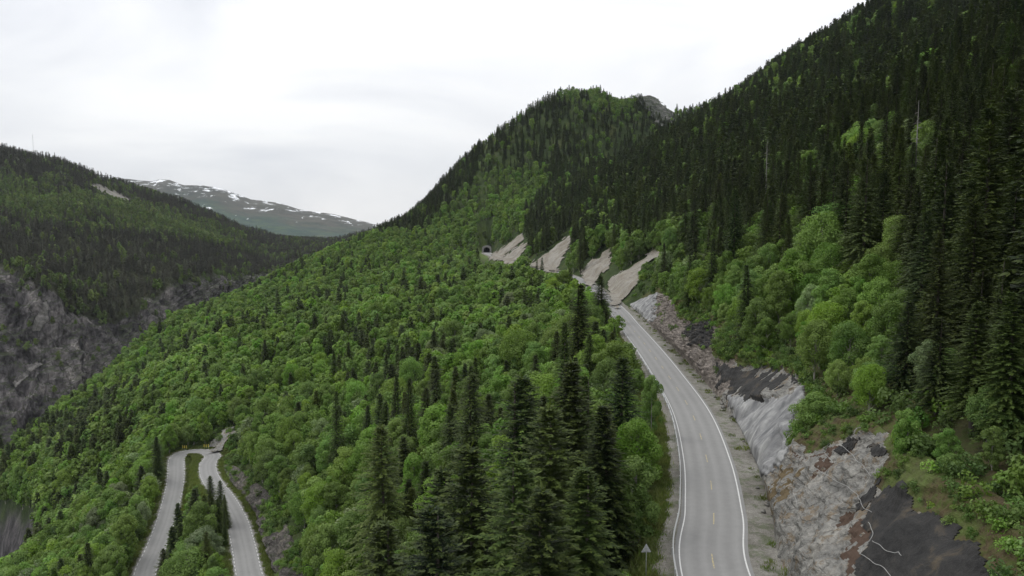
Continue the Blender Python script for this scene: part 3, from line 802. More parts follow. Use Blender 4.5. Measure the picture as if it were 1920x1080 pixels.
# a bulge where the nearest outcrop pushes towards the road
d1 = d1 + 1.3 * np.exp(-((G1[..., 1] - 80) / 7) ** 2) * sstep(0.1, 0.6, V1)
p1 = proj(G1[..., 0], G1[..., 1], G1[..., 2])
POLY = {
    'rock': [(1160, 560), (1172, 566), (1205, 545), (1240, 543), (1262, 560), (1272, 590), (1300, 600), (1332, 598), (1345, 622), (1340, 645), (1336, 665), (1390, 684), (1440, 690), (1498, 706), (1514, 738), (1496, 790),
             (1478, 830), (1530, 848), (1580, 824), (1612, 806), (1662, 822), (1668, 850), (1636, 905), (1672, 930), (1722, 972), (1775, 1014), (1820, 1056), (1850, 1130), (1100, 1130), (1250, 800)],
    'shot1': [(1366, 742), (1405, 748), (1448, 752), (1480, 740), (1505, 722), (1512, 742), (1494, 772), (1478, 800), (1474, 850), (1448, 880), (1425, 895), (1398, 850), (1378, 800)],
    'shot2': [(1172, 566), (1212, 545), (1236, 545), (1232, 570), (1222, 604), (1196, 592), (1175, 578)],
    'netA': [(1340, 676), (1390, 690), (1440, 690), (1500, 705), (1460, 738), (1412, 748), (1372, 740), (1350, 722)],
    'netB': [(1282, 622), (1300, 604), (1332, 598), (1340, 640), (1322, 655), (1292, 645)],
    'netC': [(1640, 905), (1668, 890), (1700, 925), (1745, 960), (1800, 1000), (1850, 1045), (1880, 1120), (1600, 1120), (1618, 1066), (1637, 1010), (1622, 965), (1625, 935)],
    'netD': [(1560, 845), (1590, 822), (1612, 818), (1600, 838), (1572, 858)],
    'netE': [(1624, 838), (1640, 832), (1662, 840), (1655, 858), (1632, 856)],
    'rust1': [(1488, 852), (1530, 856), (1585, 838), (1560, 868), (1545, 880), (1515, 872)],
    'rust2': [(1592, 980), (1622, 975), (1632, 1010), (1622, 1055), (1604, 1060), (1595, 1020)],
    'soil1': [(1432, 905), (1478, 888), (1484, 905), (1462, 945), (1440, 955)],
}
small = 0.16 * 1.9 * (1 - sstep(110, 135, G1[..., 1]))
from_n = np.zeros_like(d1)
for kk_ in ('netA', 'netC'): from_n = np.maximum(from_n, inpoly(p1[0], p1[1], POLY[kk_]).astype(float))
for _ in range(10):
    from_n[1:-1, 1:-1] = (from_n[1:-1, 1:-1] * 2 + from_n[2:, 1:-1] + from_n[:-2, 1:-1] + from_n[1:-1, 2:] + from_n[1:-1, :-2]) / 6
big1 = 1.9 * 0.75 * fbm(G1[..., 1] / 11, G1[..., 2] / 9, 0.5 + G1[..., 0] / 11, 3) + 0.6
nearw = 0.45 * (1 - sstep(105, 130, G1[..., 1]))
d1 = d1 * (1 - nearw) + (big1 + 0.5) * nearw
d1 = d1 * (1 - 0.75 * from_n) + (big1 + 0.3) * 0.75 * from_n
inshot = inpoly(p1[0], p1[1], POLY['shot1']) | inpoly(p1[0], p1[1], POLY['shot2'])
sm = 0.9 * fbm(G1[..., 1] / 5.5, G1[..., 2] / 11, 2.0, 2) + 0.45 * np.abs(fbm(G1[..., 1] / 2.2 + G1[..., 2] / 6, G1[..., 2] / 7, 1.0, 2))
from_s = inshot.astype(float)
for _ in range(4):
    from_s[1:-1, 1:-1] = (from_s[1:-1, 1:-1] * 2 + from_s[2:, 1:-1] + from_s[:-2, 1:-1] + from_s[1:-1, 2:] + from_s[1:-1, :-2]) / 6
d1 = d1 * (1 - from_s) + sm * 1.1 * from_s
R1 = G1 + n1_ * (d1 * fade1)[..., None]
fc = gridfaces(*R1.shape[:2])
root_rock = None
fy = R1.reshape(-1, 3)[fc][:, :, 1].mean(1)
f1c = R1.reshape(-1, 3)[fc].mean(1)
fpx_, fpy_, _t = proj(f1c[:, 0], f1c[:, 1], f1c[:, 2])
jj = 9 * fbm(f1c[:, 1] / 2.0, f1c[:, 2] / 2.0, 1.0, 3); j2 = 9 * fbm(f1c[:, 1] / 2.0, f1c[:, 2] / 2.0, 5.0, 3)
inrock = inpoly(fpx_ + jj, fpy_ + j2, POLY['rock'])
mi_ = (fy + 5 * vnoise(fy / 3, f1c[:, 2] / 3) > 128).astype(int)
mi_ = np.where(inrock, mi_, 2)
M['rust'] = simple_mat('rusty_lichen', (0.072, 0.050, 0.038), 0.95, 0.1, var=0.5, scale=4)
M['soilrock'] = simple_mat('brown_soil', (0.11, 0.085, 0.05), 0.95, 0.1, var=0.4, scale=2)
ja, jb = 26 * fbm(f1c[:, 1] / 1.1, f1c[:, 2] / 1.1, 3.0, 3), 26 * fbm(f1c[:, 1] / 1.1, f1c[:, 2] / 1.1, 8.0, 3)
for key_, m_ in (('rust1', 3), ('rust2', 3), ('soil1', 4)): mi_ = np.where(inpoly(fpx_ + ja, fpy_ + jb, POLY[key_]), m_, mi_)
gs_ = sstep(-0.1, 0.4, fbm(R1[..., 1] / 3, R1[..., 2] / 3 + R1[..., 0] / 4, 2.0, 3))
me = mesh_np('rock_cutting', R1.reshape(-1, 3), fc, [M['rock_grey'], M['rock_warm'], M['ground'], M['rust'], M['soilrock']], midx=mi_, attrs={'soil': (1 - 0.6 * gs_).ravel(), 'grass': gs_.ravel()})
rock_obj = tag(link('cliff', me), 'long grey and pinkish blasted rock face beside the upper road', 'rock face')
N1 = nrm(R1); N1 *= np.sign((N1 * np.array([-1, -0.2, 0.6])).sum(-1, keepdims=True))
P1p = proj(R1[..., 0], R1[..., 1], R1[..., 2])

def drape(poly, off, name, mat, thick=0.0, jitter=6.0, bulge=0.0):
    jx = jitter * fbm(R1[..., 1] / 1.5, R1[..., 2] / 1.5, 3.0, 3); jy = jitter * fbm(R1[..., 1] / 1.5, R1[..., 2] / 1.5, 8.0, 3)
    ok = (inpoly(P1p[0] + jx, P1p[1] + jy, poly) & (V1 > 0.0)).ravel()
    ff = fc[ok[fc].sum(1) >= 3]
    if len(ff) == 0: return None
    used, inv = np.unique(ff, return_inverse=True)
    Vt = (R1 + N1 * (off + bulge * (0.5 + fbm(R1[..., 1] / 2, R1[..., 2] / 2, 1.0, 2)))[..., None]).reshape(-1, 3)[used] if bulge else (R1 + N1 * off).reshape(-1, 3)[used]
    c = Vt.mean(0)
    Vb = R1.reshape(-1, 3)[used] - N1.reshape(-1, 3)[used] * 0.1
    f1 = inv.reshape(-1, 4)
    # side skirts so the sheet has thickness
    e = {}
    for q in f1:
        for a, b_ in ((q[0], q[1]), (q[1], q[2]), (q[2], q[3]), (q[3], q[0])):
            if (b_, a) in e: e.pop((b_, a))
            else: e[(a, b_)] = 1
    n = len(used)
    sk = np.array([(a, a + n, b_ + n, b_) for a, b_ in e], int).reshape(-1, 4)
    me = mesh_np(name, np.vstack([Vt, Vb]) - c, np.vstack([f1, sk]), [mat], smooth=(mat is M['shot']))
    o = link(name, me); o.location = tuple(c)
    return o
for key, nm, mt, lab, cat, off in (
    ('shot1', 'sprayed_concrete', 'shot', 'large pale fluted sprayed concrete apron on rock by the road bend', 'sprayed concrete', 0.10),
    ('shot2', 'sprayed_concrete', 'shot', 'small far patch of sprayed concrete beside the lowest gravel slope', 'sprayed concrete', 0.10),
    ('netA', 'rock_netting', 'net', 'black netting on the ledge above the pale sprayed concrete', 'netting', 0.07),
    ('netB', 'rock_netting', 'net', 'small far piece of black netting above pinkish layered rock', 'netting', 0.12),
    ('netC', 'rock_netting', 'net', 'biggest black netting sheet, in the lower right corner of the rock face', 'netting', 0.08),
    ('netD', 'rock_netting', 'net', 'narrow black netting strip near the crest above rust brown stains', 'netting', 0.10),
    ('netE', 'rock_netting', 'net', 'smallest black netting patch near the crest, right of the narrow strip', 'netting', 0.10)):
    o = drape(POLY[key], off, nm, M[mt], jitter=22 if key in ('netA', 'netC') else 6)
    if o: tag(o, lab, cat)
def surf_at(px, py):
    d = (P1p[0] - px) ** 2 + (P1p[1] - py) ** 2 + 1e-3 * P1p[2]
    i = np.unravel_index(np.argmin(np.where(V1 > 0.02, d, 1e12)), d.shape)
    return R1[i] + N1[i] * 0.28
cab = [
    ([(1578, 838), (1600, 855), (1620, 872), (1638, 893)], 'white wire rope near the crest, right of the narrow netting strip'),
    ([(1546, 852), (1568, 870)], 'short white wire rope beside the rust brown stains'),
    ([(1536, 884), (1560, 900), (1590, 916), (1610, 930), (1618, 942), (1624, 958), (1640, 964)], 'white wire rope across the middle of the grey rock to the netting'),
    ([(1632, 985), (1644, 1000), (1640, 1016), (1625, 1030), (1618, 1044)], 'white wire rope hanging down the left hem of the big netting'),
    ([(1640, 1020), (1660, 1030), (1684, 1046), (1690, 1036), (1696, 1050)], 'white wire rope lying across the upper part of the big netting'),
    ([(1618, 1042), (1640, 1056), (1660, 1068), (1676, 1084)], 'white wire rope along the lowest visible part of the big netting'),
    ([(1490, 928), (1500, 955)], 'short white wire rope alone on the left of the grey rock')]
for pts, lab in cab:
    mb = MB(); q = []
    for (a, b_), (c, d_) in zip(pts[:-1], pts[1:]):
        for k in range(5): q.append(surf_at(a + (c - a) * k / 5, b_ + (d_ - b_) * k / 5))
    q.append(surf_at(*pts[-1])); q = np.array(q)
    for _ in range(2): q[1:-1] = 0.5 * q[1:-1] + 0.25 * (q[:-2] + q[2:])
    c = q.mean(0); mb.tube([tuple(p - c + np.array([0, 0, 0.05 * math.sin(7 * w_)])) for w_, p in enumerate(q)], 0.024, 5)
    o = mb.build('wire_rope', M['cable']); o.location = tuple(c); tag(o, lab, 'wire rope')

G2_, n2_, fade2, d2, V2 = cut_grid(xl, lowH, lowW, LU0, 75, 240, 0.45, 40, zl, 1.5, 40.0)
R2 = G2_ + n2_ * (d2 * fade2)[..., None]
f2 = gridfaces(*R2.shape[:2]); c2_ = R2.reshape(-1, 3)[f2].mean(1)
gn2 = fbm(c2_[:, 1] / 7, c2_[:, 2] / 4, c2_[:, 0] / 7, 3)
me = mesh_np('rock_cutting', R2.reshape(-1, 3), f2, [M['rock_low'], M['ground']], midx=(gn2 > 0.12).astype(int), attrs={'grass': np.full(R2[..., 0].size, 0.7)})
tag(link('cliff', me), 'low brown grey rock face beside the right leg of the hairpin road', 'rock face')

# ------------------------------------------------------------------ patches draped on the near hillside (seen where nothing else covers them)
def hill_patch(name, poly, trange, res, off, mat, bump=0.0, attrs=None, kind=True, jit=3.0):
    """fine sheet lying on the hillside, cut to an outline"""
    pts = []
    cxp = np.array(poly, float)
    # find world bounds by marching the outline down on to the terrain
    def hit(px, py):
        ts = np.arange(trange[0], trange[1], 2.0)
        v = (540 - py) / F
        x = (px - 960) / F * ts; y = ts * (CP + v * SP); z = CAMZ + ts * (v * CP - SP)
        g = H(x, y); k = np.nonzero(z < g)[0]
        if len(k) == 0: return None
        return x[k[0]], y[k[0]]
    hs = [h for h in (hit(*p) for p in poly) if h]
    if len(hs) < 3: return None
    hs = np.array(hs)
    xs = np.arange(hs[:, 0].min() - 8, hs[:, 0].max() + 8, res); ys = np.arange(hs[:, 1].min() - 12, hs[:, 1].max() + 12, res)
    X, Y = np.meshgrid(xs, ys)
    Z = H(X, Y) + off
    if bump: Z = Z + bump * (ridged(X / 6, Y / 6, 0, 4) + 0.6)
    a, b_, t = proj(X, Y, Z)
    ok = (inpoly(a + jit * fbm(X / 4, Y / 4, 1.0, 3), b_ + jit * fbm(X / 4, Y / 4, 6.0, 3), poly) & (t > trange[0]) & (t < trange[1])).ravel()
    f = gridfaces(*X.shape); f = f[ok[f].sum(1) >= 3]
    if len(f) == 0: return None
    used, inv = np.unique(f, return_inverse=True)
    Vv = np.stack([X, Y, Z], -1).reshape(-1, 3)[used]
    c = Vv.mean(0)
    o = link(name, mesh_np(name, Vv - c, inv.reshape(-1, 4), [mat], smooth=True)); o.location = tuple(c)
    return o
SCREE = [
    ([(911, 485), (925, 476), (948, 458), (976, 437), (984, 444), (970, 460), (955, 470), (937, 488)], (500, 820)),
    ([(937, 489), (948, 477), (970, 464), (993, 452), (990, 460), (975, 478), (962, 492), (948, 496)], (440, 760)),
    ([(986, 497), (1018, 479), (1045, 458), (1068, 441), (1072, 452), (1056, 479), (1045, 512), (1022, 508)], (340, 700)),
    ([(1086, 508), (1115, 485), (1144, 465), (1146, 480), (1142, 506), (1124, 516), (1112, 538), (1098, 534)], (280, 600)),
    ([(1137, 527), (1160, 512), (1190, 494), (1238, 464), (1241, 478), (1205, 496), (1196, 532), (1168, 560), (1158, 576), (1146, 572)], (230, 520))]
for poly, tr in SCREE:
    o = hill_patch('scree_slope', poly, tr, 0.7, 0.3, M['scree'], bump=0.35, jit=4.0)
    if o: tag(o, kind='structure')
o = hill_patch('rock_outcrop', [(388, 842), (400, 822), (418, 806), (440, 794), (436, 815), (418, 842)], (220, 420), 0.5, 0.5, M['rock_grey'], bump=0.35, jit=9)
if o: tag(o, 'grey rock outcrop rising behind the hairpin bend', 'rock')
o = hill_patch('rock_outcrop', [(1186, 178), (1215, 174), (1240, 190), (1258, 208), (1266, 232), (1240, 240), (1222, 215), (1205, 195)], (900, 1200), 1.5, 2.5, M['rock_knoll'], bump=2.2, jit=5)
if o: tag(o, 'bare rounded rock top at the right end of the knoll', 'rock')

# ------------------------------------------------------------------ tunnel portal
def tunnel(cx, cy, lab):
    root = empty('tunnel_portal', (cx, cy, 0)); tag(root, lab, 'tunnel')
    R, hs, Wd, Ht, D = 2.8, 2.2, 4.4, 6.5, 3.0
    arch = [(-R, -0.2)] + [(-R, hs)] + [(R * -math.cos(a), hs + R * 0.95 * math.sin(a)) for a in np.linspace(0.15, math.pi - 0.15, 13)] + [(R, hs)] + [(R, -0.2)]
    outer = [(-Wd, -0.2), (-Wd, 3.2)] + [(x * (1.5), 4.2 + 2.2 * math.sin(a)) for a, x in zip(np.linspace(0.15, math.pi - 0.15, 13), [a_[0] for a_ in arch[2:-2]])] + [(Wd, 3.2), (Wd, -0.2)]
    n = len(arch); vs, fs = [], []
    for (ax, az), (ox, oz) in zip(arch, outer): vs += [(ax, 0, az), (ox, 0, oz), (ox, D, oz), (ax, D, az)]
    for i in range(n - 1):
        a, b_ = 4 * i, 4 * (i + 1)
        fs += [(a, b_, b_ + 1, a + 1), (a + 1, b_ + 1, b_ + 2, a + 2), (b_, a, a + 3, b_ + 3)]
    mb = MB(); mb.add(vs, fs); mb.build('portal_wall', M['concrete'], root)
    mb = MB(); vs = []; fs = []
    for j, yy in enumerate((D, 60)):
        for ax, az in arch: vs.append((ax * 1.002, yy, az))
    for i in range(n - 1): fs.append((i, i + 1, n + i + 1, n + i))
    fs.append(tuple(range(n, 2 * n)))
    mb.add(vs, fs); mb.build('tunnel_bore', M['dark'], root)
    return root
tunnel(-23.3, 688, 'small concrete tunnel portal with a dark mouth at the foot of the knoll')

# loose stones lying at the foot of the rock
st_ = random.Random(5)
for k_ in range(26):
    yy_ = st_.uniform(64, 200); xx_ = float(xr(yy_)) + st_.uniform(5.2, 6.6)
    rr_ = st_.uniform(0.14, 0.42)
    bm_v = []
    for a_ in range(5):
        for b_q in range(8):
            ph = math.pi * a_ / 4; th = 2 * math.pi * b_q / 8; q_ = rr_ * st_.uniform(0.72, 1.15)
            bm_v.append((q_ * math.sin(ph) * math.cos(th) * 1.3, q_ * math.sin(ph) * math.sin(th), q_ * math.cos(ph) * 0.75))
    fs_ = [(a_ * 8 + b_q, a_ * 8 + (b_q + 1) % 8, (a_ + 1) * 8 + (b_q + 1) % 8, (a_ + 1) * 8 + b_q) for a_ in range(4) for b_q in range(8)]
    mb = MB(); mb.add(bm_v, fs_); o = mb.build('stone', M['rock_grey']); o.location = (xx_, yy_, 0.02 + rr_ * 0.3); o.rotation_euler = (0, 0, st_.uniform(0, 6))
    tag(o, 'small grey stone lying on the gravel at the foot of the rock', 'stone', 'stones at the foot of the rock')

# ------------------------------------------------------------------ small roadside things
sx_, sy_, _ = W(1212, 1030, 66)
sz_ = float(H(np.array([sx_]), np.array([sy_]))[0])
sroot = empty('warning_sign', (sx_, sy_, sz_), math.radians(4)); tag(sroot, 'triangular warning sign on a post seen from behind, left of the road', 'road sign')
ztop = W(1212, 1019, 66)[2] - sz_
mb = MB(); mb.tube([(0, 0, -0.3), (0, 0, ztop - 0.1)], 0.035, 8); mb.build('pole', M['steel'], sroot)
mb = MB()
tri = [(-0.46, ztop - 0.80), (0.46, ztop - 0.80), (0, ztop)]
def rounded(tri, r=0.06):
    out = []
    c = np.mean(tri, 0)
    for i in range(3):
        p = np.array(tri[i]); a = np.array(tri[i - 1]); b_ = np.array(tri[(i + 1) % 3])
        da = (a - p) / np.linalg.norm(a - p); db = (b_ - p) / np.linalg.norm(b_ - p)
        out += [p + da * r, p + (da + db) * r * 0.3, p + db * r]
    return out
rt = rounded(tri)
n = len(rt)
mb.add([(p[0], 0.04, p[1]) for p in rt] + [(p[0], 0.055, p[1]) for p in rt], [tuple(range(n)), tuple(range(2 * n - 1, n - 1, -1))] + [(i, n + i, n + (i + 1) % n, (i + 1) % n) for i in range(n)])
mb.build('sign_plate', M['sign_back'], sroot)
mb = MB(); mb.box(0, 0.0, ztop - 0.62, 0.5, 0.05, 0.05); mb.box(0, 0.0, ztop - 0.35, 0.26, 0.05, 0.05); mb.build('bracket', M['steel'], sroot)

# striped marker posts behind the hairpin bend
t_l, s_l = frame(LOW)
for px, lab in ((343, 'leftmost'), (346.5, 'second from left'), (350, 'third from left'), (383, 'third from right'), (387, 'second from right'), (391, 'rightmost')):
    x, y, z = WZ(px, 841.5, -51.2); z = float(H(np.array([x]), np.array([y]))[0])
    r = empty('marker_post', (x, y, z)); tag(r, f'yellow and black marker board on a post behind the hairpin, {lab} of six', 'marker post', 'marker posts behind the hairpin')
    mb = MB(); mb.tube([(0, 0, -0.3), (0, 0, 1.9)], 0.03, 6); mb.build('post', M['steel'], r)
    mb = MB(); mb.box(0, -0.05, 1.35, 0.24, 0.03, 1.1); bd_ = mb.build('board', M['yellow'], r)
    for k in range(3):
        mb = MB(); mb.box(0, -0.07, 0.95 + 0.42 * k, 0.242, 0.012, 0.12); mb.build('stripe', M['black'], bd_)
# masts on the far left ridge
def mast(px, py, t, hgt, lab):
    x, y, z = W(px, py, t)
    z0 = z
    r = empty('radio_mast', (x, y, z0)); tag(r, lab, 'mast')
    mb = MB()
    w0 = hgt * 0.03
    for a in range(3):
        th = a * 2.094
        mb.tube([(w0 * math.cos(th), w0 * math.sin(th), -15), (0.25 * math.cos(th), 0.25 * math.sin(th), hgt)], 0.10, 4)
    for k in range(12):
        zz = hgt * k / 12; q = w0 + (0.25 - w0) * k / 12
        P = [(q * math.cos(a * 2.094), q * math.sin(a * 2.094), zz + (hgt / 12 if a == 1 else 0)) for a in (0, 1, 2, 0)]
        mb.tube(P, 0.06, 3, cap=False)
    mb.build('lattice', M['steel'], r)
    mb = MB(); mb.tube([(0, 0, hgt), (0, 0, hgt * 1.15)], 0.08, 5); mb.build('antenna', M['steel'], r)
mast(62, 272, 1310, 18, 'thin lattice mast on the wooded ridge at the far left')
mast(370, 352, 4900, 34, 'faint mast on the bare fell, left of a pair')
mast(375, 352, 4900, 34, 'faint mast on the bare fell, right of a pair')

# pale gravel scars and meadow on the opposite side
def opp_patch(name, poly, off, mat, jit=3):
    a, b_, t = proj(OG[..., 0], OG[..., 1], OG[..., 2])
    sub = 5
    # refine by bilinear interpolation
    i = np.arange(0, OG.shape[0] - 1, 1 / sub); j = np.arange(0, OG.shape[1] - 1, 1 / sub)
    ci = (a > min(p[0] for p in poly) - 60) & (a < max(p[0] for p in poly) + 60) & (b_ > min(p[1] for p in poly) - 60) & (b_ < max(p[1] for p in poly) + 60)
    ii, jj = np.nonzero(ci)
    i = i[(i >= ii.min()) & (i < ii.max())]; j = j[(j >= jj.min()) & (j < jj.max())]
    i0 = i.astype(int); j0 = j.astype(int); fi = (i - i0)[:, None, None]; fj = (j - j0)[None, :, None]
    g = lambda A: (A[i0][:, j0] * (1 - fi) * (1 - fj) + A[i0 + 1][:, j0] * fi * (1 - fj) + A[i0][:, j0 + 1] * (1 - fi) * fj + A[i0 + 1][:, j0 + 1] * fi * fj)
    S = g(OG) + g(Nf) * off
    a, b_, t = proj(S[..., 0], S[..., 1], S[..., 2])
    ok = inpoly(a + jit * fbm(S[..., 0] / 20, S[..., 1] / 20, 0, 3), b_ + jit * fbm(S[..., 0] / 20, S[..., 1] / 20, 5, 3), poly).ravel()
    f = gridfaces(*S.shape[:2]); f = f[ok[f].sum(1) >= 3]
    if not len(f): return
    used, inv = np.unique(f, return_inverse=True)
    Vv = S.reshape(-1, 3)[used]; c = Vv.mean(0)
    o = link(name, mesh_np(name, Vv - c, inv.reshape(-1, 4), [mat], smooth=True)); o.location = tuple(c); tag(o, kind='structure')
M['meadow'] = simple_mat('meadow', (0.10, 0.15, 0.04), 0.95, 0.1, var=0.3, scale=0.05)
OPPCLEAR = [[(158, 342), (190, 346), (225, 360), (250, 374), (238, 378), (210, 370), (180, 356)], [(110, 320), (128, 322), (130, 328), (112, 327)]]
opp_patch('gravel_slope', OPPCLEAR[0], 1.0, M['scree_far'], 2)
opp_patch('meadow', OPPCLEAR[1], 1.0, M['meadow'], 1)
opp_patch('gravel_slope', [(62, 600), (92, 563), (98, 572), (88, 605), (72, 622), (58, 622)], 0.8, M['scree_cliff'], 7)
opp_patch('gravel_slope', [(24, 722), (60, 690), (88, 668), (84, 682), (55, 706), (30, 730)], 0.8, M['scree_cliff'], 7)

# ------------------------------------------------------------------ tree models
def rhomb(C, D, S, L, Wd):
    """leaf shaped quads: centre-base C, direction D, side S, length L, width Wd"""
    L = L[:, None]; Wd = Wd[:, None]
    a = C; b_ = C + D * L * 0.45 + S * Wd * 0.5; c = C + D * L; d = C + D * L * 0.45 - S * Wd * 0.5
    V = np.stack([a, b_, c, d], 1).reshape(-1, 3)
    return V, np.arange(len(V)).reshape(-1, 4)
def unit(v): return v / (np.linalg.norm(v, axis=-1, keepdims=True) + 1e-9)

def spruce_crown(Ht, R, seed, dz, nb, nseg, leaf, low=0.06, ragged=0.3, curve=0.9):
    r = np.random.default_rng(seed)
    C, D, S, L, Wd, T = [], [], [], [], [], []
    z = low * Ht
    lean = r.normal(0, 0.01, 2)
    while z < Ht * 0.985:
        f = z / Ht
        Rz = R * ((1 - f) ** curve) * (0.9 + 0.1 * math.sin(z * 3 + seed)) + 0.10
        if f < 0.2: Rz *= 0.75 + 1.25 * f
        n = max(3, int(round(nb * (1 - 0.45 * f))))
        az = r.uniform(0, 2 * math.pi) + np.arange(n) * 2 * math.pi / n + r.normal(0, 0.35, n)
        Ln = Rz * r.uniform(1 - ragged, 1 + ragged * 0.6, n)
        Ln *= np.where(r.uniform(0, 1, n) < 0.08, 0.4, 1)
        up = 0.55 * f ** 1.5 + 0.05; dr = 0.75 * (1 - f) + 0.12
        fr = (np.arange(nseg) + r.uniform(0.2, 0.8)) / nseg
        for s_ in fr:
            s_ = 0.12 + 0.88 * s_
            rr = Ln * s_; dzb = Ln * (up * s_ - dr * s_ * s_ * 0.62) + z + r.normal(0, 0.06, n) * dz * 2
            rad = np.stack([np.cos(az), np.sin(az), 0 * az], 1); tan = np.stack([-np.sin(az), np.cos(az), 0 * az], 1)
            slope = up - 2 * dr * s_ * 0.62
            base = rad * rr[:, None] + np.stack([0 * az, 0 * az, dzb], 1)
            for side in (-1, 0, 1):
                d = rad * (1.0 if side == 0 else 0.55) + tan * side * (0.85 + r.normal(0, 0.2, n))[:, None]
                d[:, 2] += slope * (0.9 if side == 0 else 0.5) - (0.25 if side else 0.05) + r.normal(0, 0.22, n)
                d = unit(d)
                nn = unit(np.stack([r.normal(0, 0.35, n), r.normal(0, 0.35, n), np.ones(n)], 1) + rad * 0.35)
                sd_ = unit(np.cross(d, nn))
                ll = leaf * r.uniform(0.7, 1.35, n) * (0.55 + 0.6 * (1 - f)) * (1.0 if side == 0 else 1.15 - 0.5 * s_)
                C.append(base - d * ll[:, None] * 0.15); D.append(d); S.append(sd_); L.append(ll); Wd.append(ll * r.uniform(0.30, 0.48, n))
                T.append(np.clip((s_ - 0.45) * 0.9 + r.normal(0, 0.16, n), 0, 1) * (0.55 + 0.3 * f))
        z += dz * r.uniform(0.75, 1.25) * (1 - 0.35 * f)
    # leader
    k = 6
    C.append(np.stack([np.zeros(k), np.zeros(k), Ht * np.linspace(0.95, 0.985, k)], 1)); a = r.uniform(0, 6.28, k)
    D.append(unit(np.stack([0.35 * np.cos(a), 0.35 * np.sin(a), np.ones(k)], 1))); S.append(unit(np.cross(D[-1], np.stack([np.sin(a), np.cos(a), 0 * a], 1))))
    L.append(np.full(k, Ht * 0.035)); Wd.append(np.full(k, leaf * 0.22)); T.append(np.full(k, 0.4))
    C, D, S = map(np.concatenate, (C, D, S)); L, Wd, T = map(np.concatenate, (L, Wd, T))
    C[:, 0] += lean[0] * C[:, 2]; C[:, 1] += lean[1] * C[:, 2]
    V, Fc = rhomb(C, D, S, L, Wd)
    return V, Fc, np.repeat(T, 4)

def trunk_geo(Ht, r0, seed, n=7, seg=7, bend=0.02, limbs=None):
    r = np.random.default_rng(seed)
    V, Fc = [], []
    def tube(P, rad):
        P = np.array(P); b0 = sum(len(v) for v in V)
        for i in range(len(P)):
            d = unit((P[min(i + 1, len(P) - 1)] - P[max(i - 1, 0)])[None])[0]
            a = unit(np.cross(d, [0.31, 0.9, 0.13])[None])[0]; b_ = np.cross(d, a)
            th = np.arange(n) * 2 * math.pi / n
            V.append(P[i] + rad[i] * (np.cos(th)[:, None] * a + np.sin(th)[:, None] * b_))
        for i in range(len(P) - 1):
            for k in range(n): Fc.append((b0 + i * n + k, b0 + i * n + (k + 1) % n, b0 + (i + 1) * n + (k + 1) % n, b0 + (i + 1) * n + k))
    z = np.linspace(-0.8, Ht, seg)
    P = np.stack([np.cumsum(r.normal(0, bend * Ht / seg, seg)), np.cumsum(r.normal(0, bend * Ht / seg, seg)), z], 1); P[:, :2] -= P[1, :2]
    tube(P, r0 * np.linspace(1.15, 0.12, seg))
    for (q, zs) in (limbs or []):
        p0 = np.array([np.interp(zs, z, P[:, 0]), np.interp(zs, z, P[:, 1]), zs]); q = np.array(q)
        mid = (p0 + q) / 2 + np.array([0, 0, 0.12 * np.linalg.norm(q - p0)])
        rr = r0 * (0.5 - 0.3 * zs / Ht)
        tube([p0, mid, q], [rr, rr * 0.6, rr * 0.2])
    return np.vstack(V), np.array(Fc)

def broad_crown(Ht, R, seed, ncl, nleaf, leaf, low=0.22, narrow=1.0):
    r = np.random.default_rng(seed)
    hz = Ht * (1 - low) / 2; zc = Ht * low + hz
    cl = []
    for i in range(ncl):
        u = (i + 0.5) / ncl
        zz = -0.85 + 1.75 * u; a = i * 2.39996 + r.normal(0, 0.4)
        prof = math.sqrt(max(0.05, 1 - zz * zz)) * (1.0 if zz < 0 else 0.92)
        q = r.uniform(0.35, 1.02)
        cl.append([R * narrow * prof * q * math.cos(a), R * narrow * prof * q * math.sin(a), zc + hz * zz * 0.88 + r.normal(0, 0.35), (R * r.uniform(0.30, 0.48) * (0.75 + 0.35 * prof)) * (0.72 if ncl > 34 else 0.95)])
    cl.append([0, 0, Ht - R * 0.4, R * 0.38]); cl = np.array(cl)
    w = cl[:, 3] ** 2; idx = r.choice(len(cl), nleaf, p=w / w.sum())
    d = unit(r.normal(0, 1, (nleaf, 3)) + np.array([0, 0, 0.45]))
    rad = cl[idx, 3] * r.uniform(0.72, 1.12, nleaf)
    pos = cl[idx, :3] + d * rad[:, None] * np.array([1, 1, 1.0])
    nn = unit(d + r.normal(0, 0.42, (nleaf, 3)) + np.array([0, 0, 0.25]))
    dd = unit(np.cross(nn, r.normal(0, 1, (nleaf, 3)))); dd[:, 2] -= 0.25; dd = unit(dd)
    ss = unit(np.cross(nn, dd))
    ll = leaf * r.uniform(0.65, 1.4, nleaf)
    tc = r.uniform(0, 0.5, len(cl))
    T = np.clip(tc[idx] + r.normal(0, 0.14, nleaf) + 0.15, 0, 1)
    V, Fc = rhomb(pos - dd * ll[:, None] * 0.5, dd, ss, ll, ll * r.uniform(0.6, 0.85, nleaf))
    limbs = [(c[:3], max(Ht * low * 0.7, c[2] - Ht * r.uniform(0.12, 0.25))) for c in cl[::2]]
    return V, Fc, np.repeat(T, 4), limbs

def joined(name, parts):
    Vs, Fs, Mi, Ts, mats, b0 = [], [], [], [], [], 0
    for k, (V, Fc, T, m) in enumerate(parts):
        Vs.append(V); Fs.append(Fc + b0); Mi.append(np.full(len(Fc), k)); Ts.append(T if T is not None else np.zeros(len(V))); mats.append(m); b0 += len(V)
    return mesh_np(name, np.vstack(Vs), np.vstack(Fs), mats, np.concatenate(Mi), attrs={'tint': np.concatenate(Ts)})

